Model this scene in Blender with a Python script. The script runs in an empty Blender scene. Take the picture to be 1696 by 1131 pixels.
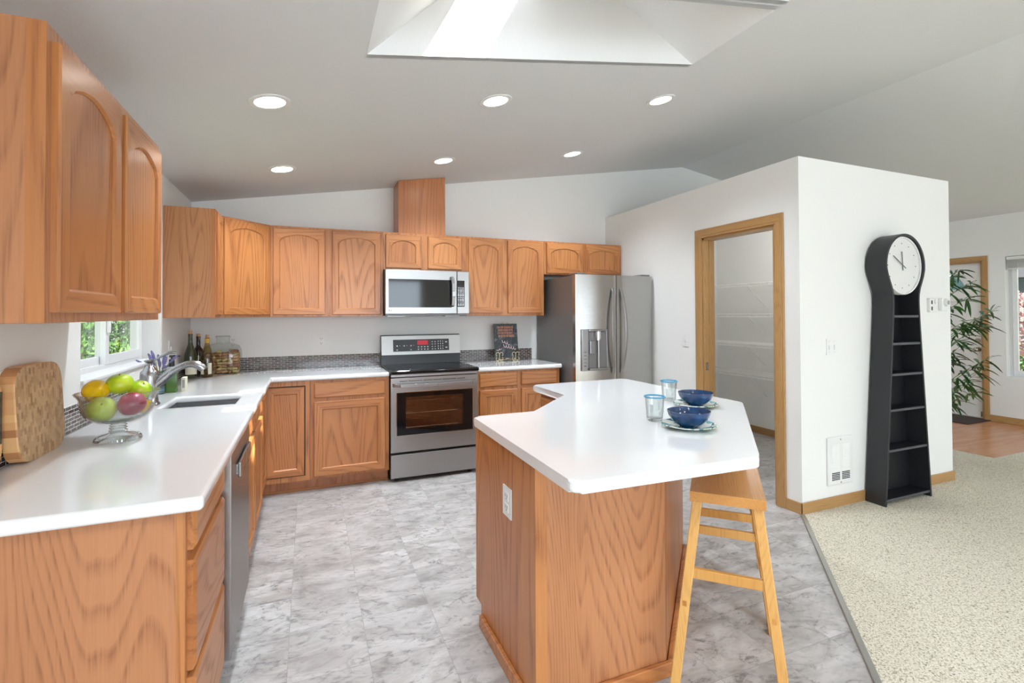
import bpy, bmesh, math, random
from mathutils import Vector, Matrix, Euler
random.seed(7)
PI = math.pi
S = bpy.context.scene
COL = S.collection

# ------------------------------------------------------------------ camera
CAM = (0.8995, -4.7943, 1.3918)
def make_camera():
    yaw, pit, rol = map(math.radians, (22.4794, 0.7424, -0.2478))
    F = Vector((math.sin(yaw)*math.cos(pit), math.cos(yaw)*math.cos(pit), math.sin(pit)))
    R = Vector((math.cos(yaw), -math.sin(yaw), 0)); U = R.cross(F)
    R2 = R*math.cos(rol) + U*math.sin(rol); U2 = -R*math.sin(rol) + U*math.cos(rol)
    cd = bpy.data.cameras.new('camera'); co = bpy.data.objects.new('camera', cd); COL.objects.link(co)
    m = Matrix((R2, U2, -F)).transposed().to_4x4(); m.translation = Vector(CAM); co.matrix_world = m
    cd.sensor_width = 36; cd.lens = 36*815.4375/1696
    cd.shift_y = -(565.5-509.01)/1696; cd.clip_start = .05; cd.clip_end = 200
    S.camera = co
make_camera()
# ------------------------------------------------------------------ light
W = bpy.data.worlds.new('World'); S.world = W; W.use_nodes = True
wn = W.node_tree.nodes; wn.clear()
wo = wn.new('ShaderNodeOutputWorld'); wb = wn.new('ShaderNodeBackground')
wb.inputs[0].default_value = (.86, .93, 1.0, 1); wb.inputs[1].default_value = 1.3
W.node_tree.links.new(wb.outputs[0], wo.inputs[0])
sun = bpy.data.lights.new('sun', 'SUN'); sun.energy = 20; sun.angle = .009; sun.color = (1, .96, .88)
so = bpy.data.objects.new('sun', sun); COL.objects.link(so)
so.rotation_euler = Vector((-.525, .818, -1)).to_track_quat('-Z', 'Y').to_euler()
so.location = (4, -8, 9)
def portal(name, loc, d, sx, sy):
    l = bpy.data.lights.new(name, 'AREA'); l.shape = 'RECTANGLE'; l.size = sx; l.size_y = sy
    l.cycles.is_portal = True
    o = bpy.data.objects.new(name, l); COL.objects.link(o); o.location = loc
    o.rotation_euler = Vector(d).to_track_quat('-Z', 'Y').to_euler()
YF = -9.0       # the wall behind the camera
def day(name, loc, d, sx, sy, e, c=(.76, .88, 1)):
    l = bpy.data.lights.new(name, 'AREA'); l.shape = 'RECTANGLE'; l.size = sx; l.size_y = sy; l.energy = e; l.color = c
    o = bpy.data.objects.new(name, l); COL.objects.link(o); o.location = loc
    o.rotation_euler = Vector(d).to_track_quat('-Z', 'Y').to_euler()
def fill_spot(x, y, z, e, size, c=(.84, .93, 1.0)):
    l = bpy.data.lights.new('recessed_or_fill_spot', 'SPOT'); l.energy = e; l.spot_size = size; l.spot_blend = .8; l.shadow_soft_size = .06; l.color = c
    o = bpy.data.objects.new('recessed_or_fill_spot', l); COL.objects.link(o); o.location = (x, y, z)
# fill spots without fittings, added over the dining and living side
for x_, z_ in ((.75, 2.43), (1.95, 2.63), (3.15, 2.83), (4.5, 3.05), (6.0, 3.03), (7.4, 2.8)):
    for y_ in (-5.0, -6.6): fill_spot(x_, y_, z_, 62 if x_ < 4 else 13, 2.5)
fill_spot(7.6, -3.4, 2.78, 45, 2.3); fill_spot(7.6, -.9, 2.78, 30, 2.5)
# fill lamps added outside the made-up windows behind the camera
day('fill_dining_window', (2.2, YF-.25, 1.45), (0, 1, 0), 3.0, 1.7, 140)
day('fill_patio_door', (6.3, YF-.25, 1.15), (0, 1, 0), 3.4, 2.1, 45)
day('daylight_skylight', (1.98, -2.865, 3.6), (0, 0, -1), .9, .6, 3)
day('daylight_skylight', (1.98, -3.485, 3.6), (0, 0, -1), .9, .6, 3)
S.view_settings.view_transform = 'Standard'; S.view_settings.look = 'None'
S.view_settings.gamma = 1; S.view_settings.use_curve_mapping = False
S.view_settings.exposure = 0.14
S.cycles.use_denoising = True
S.cycles.max_bounces = 10; S.cycles.diffuse_bounces = 6; S.cycles.glossy_bounces = 5
S.cycles.transmission_bounces = 8; S.cycles.transparent_max_bounces = 16
S.cycles.sample_clamp_indirect = 6.0

# ------------------------------------------------------------------ materials
def srgb(r, g, b):
    f = lambda c: (c/12.92 if c <= .04045 else ((c+.055)/1.055)**2.4)
    return (f(r/255), f(g/255), f(b/255), 1)
class NT:
    def __init__(s, name):
        s.m = bpy.data.materials.new(name); s.m.use_nodes = True
        s.n = s.m.node_tree.nodes; s.l = s.m.node_tree.links
        s.b = s.n['Principled BSDF']; s.out = s.n['Material Output']
    def new(s, t, **k):
        x = s.n.new(t)
        for a, v in k.items(): setattr(x, a, v)
        return x
    def link(s, a, b): s.l.new(a, b)
    def set(s, x, i, v):
        if hasattr(v, 'is_output'): s.link(v, x.inputs[i])
        else: x.inputs[i].default_value = v
    def math(s, op, a, b=0., c=0.):
        x = s.new('ShaderNodeMath', operation=op); s.set(x, 0, a); s.set(x, 1, b); s.set(x, 2, c); return x.outputs[0]
    def vmath(s, op, a, b):
        x = s.new('ShaderNodeVectorMath', operation=op); s.set(x, 0, a); s.set(x, 1, b); return x.outputs[0]
    def coord(s): return s.new('ShaderNodeTexCoord').outputs['Object']
    def rnd(s): return s.new('ShaderNodeObjectInfo').outputs['Random']
    def noise(s, v, scale, det=2, rough=.5, dist=0.):
        x = s.new('ShaderNodeTexNoise'); s.set(x, 'Vector', v); s.set(x, 'Scale', scale); s.set(x, 'Detail', det)
        s.set(x, 'Roughness', rough); s.set(x, 'Distortion', dist); return x.outputs[0]
    def ramp(s, f, *st):
        x = s.new('ShaderNodeValToRGB'); e = x.color_ramp.elements
        while len(e) < len(st): e.new(.5)
        for i, (p, c) in enumerate(st): e[i].position = p; e[i].color = c if len(c) == 4 else (*c, 1)
        s.set(x, 0, f); return x.outputs[0]
    def mix(s, f, a, b, mode='MIX'):
        x = s.new('ShaderNodeMix', data_type='RGBA', blend_type=mode)
        s.set(x, 0, f); s.set(x, 6, a); s.set(x, 7, b); return x.outputs[2]
    def bump(s, h, st, dist=.01):
        x = s.new('ShaderNodeBump'); s.set(x, 'Strength', st); s.set(x, 'Distance', dist); s.set(x, 'Height', h)
        s.link(x.outputs[0], s.b.inputs['Normal'])
    def p(s, **k):
        for a, v in k.items(): s.set(s.b, a.replace('_', ' '), v)
        return s.m
def plain(name, c, rough=.5, metal=0., coat=0., spec=.5, **k):
    t = NT(name)
    n = t.noise(t.coord(), 40, 3)
    col = t.mix(t.math('MULTIPLY', n, .12), c, (c[0]*.8, c[1]*.8, c[2]*.8, 1))
    t.p(Base_Color=col, Roughness=rough, Metallic=metal, Coat_Weight=coat, Specular_IOR_Level=spec)
    for a, v in k.items(): t.set(t.b, a.replace('_', ' '), v)
    return t.m
def g3(v): return (v, v, v, 1)

def oak(name, axis, light, mid, dark, rings=13, rscale=1.6, amt=.75, rough=.34, stretch=.1):
    t = NT(name)
    mp = t.new('ShaderNodeMapping'); t.link(t.coord(), mp.inputs[0])
    sc = [1, 1, 1]; sc['xyz'.index(axis)] = stretch; mp.inputs['Scale'].default_value = sc
    off = t.vmath('MULTIPLY', (1, .7, 1.3), t.rnd())
    off = t.vmath('SCALE', off, (0, 0, 0)); t.n[-1].inputs['Scale'].default_value = 9.0
    v = t.vmath('ADD', mp.outputs[0], off)
    n1 = t.noise(v, rscale*1.6, 1.5, .45, .25)
    fr = t.math('FRACT', t.math('MULTIPLY', n1, rings*2.4))
    band = t.ramp(fr, (0, g3(.0)), (.5, g3(.06)), (.82, g3(.95)), (.93, g3(.5)), (1., g3(.0)))
    mp2 = t.new('ShaderNodeMapping'); t.link(v, mp2.inputs[0])
    s2 = [1, 1, 1]; s2['xyz'.index(axis)] = .35; mp2.inputs['Scale'].default_value = s2
    n2 = t.noise(mp2.outputs[0], 150, 2, .6)
    pores = t.ramp(n2, (.42, g3(0)), (.62, g3(1)))
    n3 = t.noise(v, 3.0, 2)
    base = t.mix(t.ramp(n3, (.35, g3(0)), (.65, g3(1))), light, mid)
    # pores gather in the dark bands
    f = t.math('MULTIPLY', band, t.math('ADD', t.math('MULTIPLY', pores, .55), .45))
    f = t.math('MULTIPLY', f, amt)
    f = t.math('ADD', f, t.math('MULTIPLY', pores, .10))
    col = t.mix(f, base, dark)
    t.p(Base_Color=col, Roughness=t.math('ADD', t.math('MULTIPLY', f, .12), rough), Coat_Weight=.25, Coat_Roughness=.22)
    t.bump(t.math('SUBTRACT', 1., f), .12, .002)
    return t.m
OL, OM, OD = srgb(192, 128, 74), srgb(178, 112, 60), srgb(118, 58, 24)
M = {}
for ax in 'xyz':
    M['oak_'+ax] = oak('oak_'+ax, ax, OL, OM, OD, amt=.62)
PL, PM, PD = srgb(188, 129, 87), srgb(177, 118, 76), srgb(122, 66, 36)
M['panel_z'] = oak('oak_panel_z', 'z', PL, PM, PD, rings=26, rscale=1.8, amt=.55)
M['dark_oak'] = oak('oak_darker_z', 'z', srgb(186, 120, 74), srgb(174, 108, 62), srgb(120, 66, 32), amt=.55)  # slightly darker tone of the same oak
M['casing'] = oak('casing_oak_z', 'z', srgb(188, 148, 96), srgb(172, 130, 80), srgb(138, 98, 56), rings=22, rscale=3, amt=.4)
M['casing_y'] = oak('casing_oak_y', 'y', srgb(188, 148, 96), srgb(172, 130, 80), srgb(138, 98, 56), rings=22, rscale=3, amt=.4)
M['casing_x'] = oak('casing_oak_x', 'x', srgb(184, 142, 90), srgb(168, 126, 74), srgb(134, 94, 52), rings=22, rscale=3, amt=.4)
M['bamboo'] = oak('bamboo_x', 'x', srgb(204, 144, 74), srgb(184, 120, 54), srgb(150, 90, 38), rings=30, rscale=4, amt=.35, rough=.3, stretch=.04)
M['bamboo_z'] = oak('bamboo_z', 'z', srgb(218, 166, 94), srgb(206, 150, 76), srgb(168, 112, 52), rings=20, rscale=3, amt=.3, rough=.35, stretch=.04)

def wallm(name, c, b=.06):
    t = NT(name); v = t.coord()
    n = t.noise(v, 70, 4, .6); n2 = t.noise(v, 9, 2)
    t.p(Base_Color=t.mix(t.math('MULTIPLY', n2, .05), c, (c[0]*.9, c[1]*.9, c[2]*.9, 1)), Roughness=.75, Specular_IOR_Level=.25)
    t.bump(n, b, .004); return t.m
M['wall'] = wallm('wall_paint', (.83, .83, .815, 1))
M['ceil'] = wallm('ceiling_paint', (.73, .735, .74, 1), .35)
M['well'] = wallm('skylight_well_paint', (.8, .8, .8, 1), .4)
M['white'] = plain('white_plastic', (.82, .82, .81, 1), .35)
M['vinyl_white'] = plain('white_vinyl_frame', (.85, .86, .87, 1), .3)
M['door_white'] = plain('white_door_paint', (.78, .76, .74, 1), .45)
M['wire'] = plain('white_wire', (.92, .92, .9, 1), .35)

def vinyl_floor():
    t = NT('vinyl_stone_tile_floor'); v = t.coord()
    mp = t.new('ShaderNodeMapping'); t.link(v, mp.inputs[0]); mp.inputs['Location'].default_value = (-.825+.305*40, 1.52+.305*40, 0)
    br = t.new('ShaderNodeTexBrick'); br.offset = 0; t.link(mp.outputs[0], br.inputs[0])
    for k, x in (('Color1', g3(0)), ('Color2', g3(1)), ('Mortar', g3(.5)), ('Scale', 1.0), ('Mortar Size', .0012), ('Mortar Smooth', .1), ('Bias', 0.), ('Brick Width', .305), ('Row Height', .305)):
        br.inputs[k].default_value = x
    r = t.new('ShaderNodeSeparateColor'); t.link(br.outputs[0], r.inputs[0])
    off = t.new('ShaderNodeCombineXYZ'); t.link(t.math('MULTIPLY', r.outputs[0], 31.), off.inputs[0]); t.link(t.math('MULTIPLY', r.outputs[0], 17.), off.inputs[1])
    vv = t.vmath('ADD', v, off.outputs[0])
    mp2 = t.new('ShaderNodeMapping'); t.link(vv, mp2.inputs[0]); mp2.inputs['Rotation'].default_value = (0, 0, .6); mp2.inputs['Scale'].default_value = (1, 1.9, 1)
    a = t.noise(mp2.outputs[0], 3.6, 7, .62, .9)
    b = t.noise(mp2.outputs[0], 9.5, 6, .7, 1.8)
    c = t.noise(mp2.outputs[0], 2.4, 5, .6, 1.2)
    base = t.ramp(a, (.30, srgb(136, 130, 127)), (.44, srgb(166, 161, 158)), (.56, srgb(184, 180, 178)), (.72, srgb(202, 199, 198)))
    vein = t.ramp(b, (.36, g3(.75)), (.45, g3(.15)), (.5, g3(0)), (.505, g3(.0)))
    crack = t.math('ABSOLUTE', t.math('SUBTRACT', c, .5))
    crack = t.ramp(crack, (0, g3(.8)), (.012, g3(.35)), (.03, g3(0)))
    col = t.mix(t.math('MULTIPLY', vein, .75), base, srgb(116, 111, 110))
    col = t.mix(t.math('MULTIPLY', crack, t.ramp(b, (.42, g3(1)), (.55, g3(.1)))), col, srgb(100, 96, 95))
    col = t.mix(t.math('MULTIPLY', r.outputs[0], .22), col, srgb(150, 147, 147))
    col = t.mix(t.math('MULTIPLY', br.outputs[1], .5), col, srgb(120, 116, 114))
    t.p(Base_Color=col, Roughness=t.math('ADD', t.math('MULTIPLY', a, .15), .28), Specular_IOR_Level=.45)
    t.bump(a, .06, .003); return t.m
M['floor'] = vinyl_floor()
def carpetm():
    t = NT('beige_berber_carpet'); v = t.coord()
    a = t.noise(v, 130, 3, .7); b = t.noise(v, 55, 2, .5); c = t.noise(v, 1.5, 2)
    col = t.ramp(a, (.33, srgb(112, 100, 82)), (.42, srgb(196, 186, 164)), (.5, srgb(224, 216, 198)), (.7, srgb(238, 232, 218)))
    col = t.mix(t.ramp(b, (.62, g3(0)), (.7, g3(.55))), col, srgb(130, 116, 94))
    col = t.mix(t.math('MULTIPLY', c, .15), col, srgb(190, 180, 158))
    t.p(Base_Color=col, Roughness=.95, Specular_IOR_Level=.1)
    t.bump(t.math('ADD', a, b), .8, .012); return t.m
M['carpet'] = carpetm()
def woodfloor():
    t = NT('laminate_plank_floor'); v = t.coord()
    br = t.new('ShaderNodeTexBrick'); br.offset = .4
    mp = t.new('ShaderNodeMapping'); t.link(v, mp.inputs[0]); mp.inputs['Location'].default_value = (20, 20, 0); t.link(mp.outputs[0], br.inputs[0])
    for k, x in (('Color1', g3(0)), ('Color2', g3(1)), ('Mortar', g3(0)), ('Scale', 1.0), ('Mortar Size', .001), ('Brick Width', 1.2), ('Row Height', .065)):
        br.inputs[k].default_value = x
    mp2 = t.new('ShaderNodeMapping'); t.link(v, mp2.inputs[0]); mp2.inputs['Scale'].default_value = (.08, 1, 1)
    n = t.noise(mp2.outputs[0], 30, 4, .6)
    col = t.mix(t.ramp(n, (.35, g3(0)), (.65, g3(1))), srgb(196, 138, 98), srgb(172, 112, 74))
    col = t.mix(t.math('MULTIPLY', br.outputs[0], .3), col, srgb(208, 156, 116))
    t.p(Base_Color=col, Roughness=.25); return t.m
M['woodfloor'] = woodfloor()
def quartz():
    t = NT('white_quartz'); v = t.coord()
    n = t.noise(v, 260, 2, .6); n2 = t.noise(v, 30, 2)
    col = t.mix(t.ramp(n, (.62, g3(0)), (.72, g3(.35))), (.85, .85, .86, 1), (.62, .62, .62, 1))
    col = t.mix(t.math('MULTIPLY', n2, .08), col, (.82, .82, .83, 1))
    t.p(Base_Color=col, Roughness=.12, Specular_IOR_Level=.5, Coat_Weight=.7, Coat_Roughness=.03, Coat_IOR=1.5); return t.m
M['quartz'] = quartz()
def mosaic():
    t = NT('glass_mosaic_tile'); v = t.coord()
    sp = t.new('ShaderNodeSeparateXYZ'); t.link(v, sp.inputs[0])
    cb = t.new('ShaderNodeCombineXYZ'); t.link(t.math('ADD', t.math('ADD', sp.outputs[0], sp.outputs[1]), 20.), cb.inputs[0])
    t.link(t.math('SUBTRACT', sp.outputs[2], .9145-.0158*10), cb.inputs[1])
    br = t.new('ShaderNodeTexBrick'); t.link(cb.outputs[0], br.inputs[0])
    for k, x in (('Color1', g3(0)), ('Color2', g3(1)), ('Mortar', g3(.5)), ('Scale', 1.0), ('Mortar Size', .0014), ('Mortar Smooth', .0), ('Bias', 0.), ('Brick Width', .052), ('Row Height', .0158)):
        br.inputs[k].default_value = x
    col = t.ramp(br.outputs[0], (0, srgb(26, 18, 20)), (.3, srgb(58, 30, 34)), (.55, srgb(44, 38, 38)), (.8, srgb(96, 92, 90)), (1, srgb(74, 26, 34)))
    col = t.mix(t.math('MULTIPLY', t.noise(v, 160, 3), .15), col, srgb(120, 110, 108))
    col = t.mix(br.outputs[1], col, srgb(214, 210, 204))
    t.p(Base_Color=col, Roughness=t.math('ADD', t.math('MULTIPLY', br.outputs[1], .6), .12))
    t.bump(t.math('SUBTRACT', 1., br.outputs[1]), .3, .002); return t.m
M['mosaic'] = mosaic()
def steel(name, c, rough, axis='x', st=.15):
    t = NT(name); mp = t.new('ShaderNodeMapping'); t.link(t.coord(), mp.inputs[0])
    sc = [220, 220, 220]; sc['xyz'.index(axis)] = 1.5; mp.inputs['Scale'].default_value = sc
    n = t.noise(mp.outputs[0], 1, 3, .6)
    t.p(Base_Color=t.mix(n, c, (c[0]*.86, c[1]*.86, c[2]*.86, 1)), Metallic=1., Roughness=t.math('ADD', t.math('MULTIPLY', n, .12), rough))
    t.bump(n, st, .0006); return t.m
M['steel'] = steel('brushed_steel', (.44, .435, .43, 1), .26)
M['steel_z'] = steel('brushed_steel_z', (.50, .49, .47, 1), .17, 'x', .03)
M['steel_side'] = plain('grey_fridge_side', srgb(126, 124, 124), .35, .35)
M['chrome'] = plain('polished_chrome', (.8, .8, .8, 1), .08, 1.)
M['satin'] = steel('satin_nickel', (.42, .42, .43, 1), .2, 'z', .05)
M['sink'] = steel('sink_steel', (.5, .5, .52, 1), .28, 'y', .1)
M['black'] = plain('black_gloss_glass', (.006, .006, .007, 1), .06)
M['black_matte'] = plain('black_enamel', (.012, .012, .013, 1), .3)
M['navy_black'] = plain('charcoal_lacquer', srgb(38, 39, 43), .42)
M['clock_inside'] = plain('dark_lacquer', srgb(12, 14, 20), .5)
M['shelf_edge'] = plain('grey_shelf_edge', srgb(72, 74, 80), .4)
M['panel_grey'] = plain('dark_grey_panel', srgb(52, 54, 60), .2)
M['dark'] = plain('dark_cavity', (.02, .018, .016, 1), .7)
M['oven'] = plain('oven_reflection_brown', srgb(170, 130, 104), .45)  # brown reflection of the island wood put into the cavity colour
M['paper'] = plain('white_print', (.8, .8, .8, 1), .6)
M['cream'] = plain('cream_label', srgb(232, 226, 205), .6)
M['iron'] = plain('cream_iron_scroll', srgb(214, 198, 160), .4, .3)
M['strip'] = plain('grey_metal_strip', srgb(168, 166, 160), .35, .7)
def emis(name, c, s):
    t = NT(name); t.p(Base_Color=c, Emission_Color=c, Emission_Strength=s); return t.m
M['lamp'] = emis('lamp_lens_glow', (1, .96, .9, 1), 14)
M['led'] = emis('red_led', (.5, .02, .04, 1), .35)
def thin_glass(name, tint=(1, 1, 1, 1), refl=1.0, edge=.0, rough=0.):
    t = NT(name); t.n.remove(t.b)
    tr = t.new('ShaderNodeBsdfTransparent'); gl = t.new('ShaderNodeBsdfGlossy'); mx = t.new('ShaderNodeMixShader')
    lw = t.new('ShaderNodeLayerWeight'); lw.inputs[0].default_value = .5
    fr_ = t.math('ADD', t.math('MULTIPLY', t.math('POWER', lw.outputs[1], 5.), .9), .04)
    tn = t.mix(t.math('MULTIPLY', t.math('POWER', lw.outputs[1], 3.), edge), tint, tuple(x*.35 for x in tint[:3])+(1,)); t.link(tn, tr.inputs[0]); gl.inputs[1].default_value = rough
    t.link(t.math('MULTIPLY', fr_, refl), mx.inputs[0]); t.link(tr.outputs[0], mx.inputs[1]); t.link(gl.outputs[0], mx.inputs[2])
    t.link(mx.outputs[0], t.out.inputs[0]); return t.m
M['pane'] = thin_glass('window_pane')
M['glass'] = thin_glass('clear_glass', (.95, .97, .97, 1), 2.6, .75)
M['jar_glass'] = thin_glass('jar_glass', (.96, .98, .97, 1), 1.3, .3)
M['blue_glass'] = thin_glass('pale_blue_glass', (.72, .86, .88, 1), 1.2, .5)
M['teal_rim'] = plain('blue_glass_rim', srgb(60, 150, 190), .12)
M['green_glass'] = plain('dark_green_bottle_glass', srgb(44, 48, 22), .08, 0, .6)
M['black_glass'] = plain('near_black_bottle_glass', srgb(24, 14, 18), .08, 0, .6)
M['amber_glass'] = thin_glass('amber_wine_bottle', (.74, .60, .30, 1), 2.0, .6)
M['foil'] = plain('yellow_foil', srgb(222, 176, 70), .35)
M['soap'] = plain('green_soap', srgb(62, 98, 24), .12, 0, .5)
M['oven_pane'] = thin_glass('oven_window_glass', (.86, .76, .70, 1), 3.0)
M['cork'] = plain('cork_bark', srgb(196, 150, 108), .85)
def corkm():
    t = NT('wine_cork'); r = t.rnd(); n = t.noise(t.coord(), 300, 3)
    col = t.ramp(r, (0, srgb(150, 96, 66)), (.35, srgb(196, 148, 106)), (.6, srgb(214, 178, 134)), (.8, srgb(206, 196, 128)), (1, srgb(170, 108, 84)))
    t.p(Base_Color=t.mix(t.math('MULTIPLY', n, .5), col, srgb(140, 92, 60)), Roughness=.8); return t.m
M['corks'] = corkm()
def fruitm(name, c1, c2, sc=6, rough=.35):
    t = NT(name); n = t.noise(t.coord(), sc, 3, .5); n2 = t.noise(t.coord(), 220, 1)
    col = t.mix(t.ramp(n, (.38, g3(0)), (.62, g3(1))), c1, c2)
    t.p(Base_Color=col, Roughness=rough, Coat_Weight=.2); t.bump(n2, .1, .001); return t.m
M['f_yellow'] = fruitm('yellow_fruit_skin', srgb(240, 200, 10), srgb(224, 172, 10), 12)
M['f_mango'] = fruitm('green_mandarin_skin', srgb(150, 196, 20), srgb(190, 206, 40), 14)
M['f_green'] = fruitm('green_apple_skin', srgb(186, 200, 88), srgb(168, 186, 70), 10)
M['f_red'] = fruitm('red_apple_skin', srgb(176, 34, 76), srgb(140, 22, 60), 10)
def checker_board():
    t = NT('end_grain_board'); v = t.coord(); mp = t.new('ShaderNodeMapping'); t.link(v, mp.inputs[0])
    sp = t.new('ShaderNodeSeparateXYZ'); t.link(mp.outputs[0], sp.inputs[0])
    cb = t.new('ShaderNodeCombineXYZ'); t.link(sp.outputs[1], cb.inputs[1]); t.link(sp.outputs[2], cb.inputs[0])
    br = t.new('ShaderNodeTexBrick'); br.offset = .5; t.link(cb.outputs[0], br.inputs[0])
    for k, x in (('Color1', g3(0)), ('Color2', g3(1)), ('Mortar', g3(.3)), ('Scale', 1.0), ('Mortar Size', .0003), ('Bias', 0.), ('Brick Width', .021), ('Row Height', .0125)):
        br.inputs[k].default_value = x
    col = t.ramp(br.outputs[0], (0, srgb(158, 118, 82)), (.25, srgb(190, 152, 110)), (.7, srgb(212, 178, 136)), (1, srgb(176, 136, 98)))
    col = t.mix(t.math('MULTIPLY', t.noise(v, 90, 2), .25), col, srgb(150, 112, 76))
    t.p(Base_Color=col, Roughness=.5); return t.m
M['endgrain'] = checker_board()
def stripe_board():
    t = NT('board_edge_blocks'); v = t.coord(); sp = t.new('ShaderNodeSeparateXYZ'); t.link(v, sp.inputs[0])
    k = t.math('FLOOR', t.math('MULTIPLY', sp.outputs[2], 42.))
    w = t.new('ShaderNodeTexWhiteNoise', noise_dimensions='1D'); t.link(k, w.inputs['W'])
    col = t.ramp(w.outputs[0], (0, srgb(176, 120, 74)), (.4, srgb(208, 152, 100)), (.8, srgb(224, 176, 122)), (1, srgb(226, 184, 120)))
    t.p(Base_Color=col, Roughness=.5); return t.m
M['edgeblocks'] = stripe_board()
M['ceramic_blue'] = fruitm('blue_bowl_glaze', srgb(26, 70, 118), srgb(16, 48, 88), 22, .1)
def platem():
    t = NT('painted_plate_glaze'); v = t.coord()
    n = t.noise(v, 10, 2, .45, 1.2); n2 = t.noise(v, 15, 1, .5, .8)
    col = t.ramp(n, (.50, srgb(226, 234, 226)), (.53, srgb(30, 120, 128)), (.58, srgb(24, 80, 106)), (.60, srgb(226, 234, 226)), (.66, srgb(176, 200, 116)))
    col = t.mix(t.ramp(n2, (.6, g3(0)), (.66, g3(.8))), col, srgb(40, 150, 150))
    t.p(Base_Color=col, Roughness=.15); return t.m
M['plate'] = platem()
M['leaf'] = fruitm('bamboo_leaf_green', srgb(58, 110, 44), srgb(28, 66, 40), 3, .45)
M['lav'] = plain('lavender_blossom', srgb(128, 122, 168), .8)
M['stem'] = plain('plant_stem', srgb(96, 120, 66), .7)
M['cane'] = plain('bamboo_cane', srgb(150, 130, 90), .6)
M['pot'] = plain('dark_basket_pot', srgb(50, 40, 34), .7)
M['mat'] = plain('dark_door_mat', srgb(64, 50, 46), .9)
def foliage(name, a, b, sc=4):
    t = NT(name); n = t.noise(t.coord(), sc, 3); r = t.noise(t.coord(), 60, 1)
    t.p(Base_Color=t.mix(t.ramp(n, (.4, g3(0)), (.6, g3(1))), a, b), Roughness=.6); return t.m
M['fol_bright'] = foliage('conifer_foliage', srgb(92, 138, 52), srgb(40, 82, 34))
M['fol_hedge'] = foliage('hedge_foliage', srgb(88, 128, 60), srgb(52, 92, 40))
M['fol_pink'] = foliage('pink_blossom', srgb(210, 160, 172), srgb(150, 110, 110))
M['lawn'] = foliage('lawn_grass', srgb(128, 142, 84), srgb(110, 128, 70), 1)
M['siding'] = plain('grey_siding', srgb(120, 128, 140), .7)
M['roofing'] = plain('dark_roof_shingle', srgb(80, 82, 88), .8)
M['blind'] = plain('blind_slats', (.72, .72, .7, 1), .5)
M['brass'] = plain('aged_nickel', (.42, .38, .33, 1), .25, 1.)
def sign_face():
    t = NT('slate_sign_face'); v = t.coord(); n = t.noise(v, 22, 5, .7, .6)
    t.p(Base_Color=t.ramp(n, (.35, srgb(26, 30, 34)), (.55, srgb(60, 66, 72)), (.7, srgb(128, 136, 144))), Roughness=.35); return t.m
M['slate'] = sign_face()
M['orange_ink'] = plain('copper_ink', srgb(210, 140, 110), .4)
M['pink_ink'] = plain('pale_pink_ink', srgb(236, 210, 214), .5)

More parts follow.
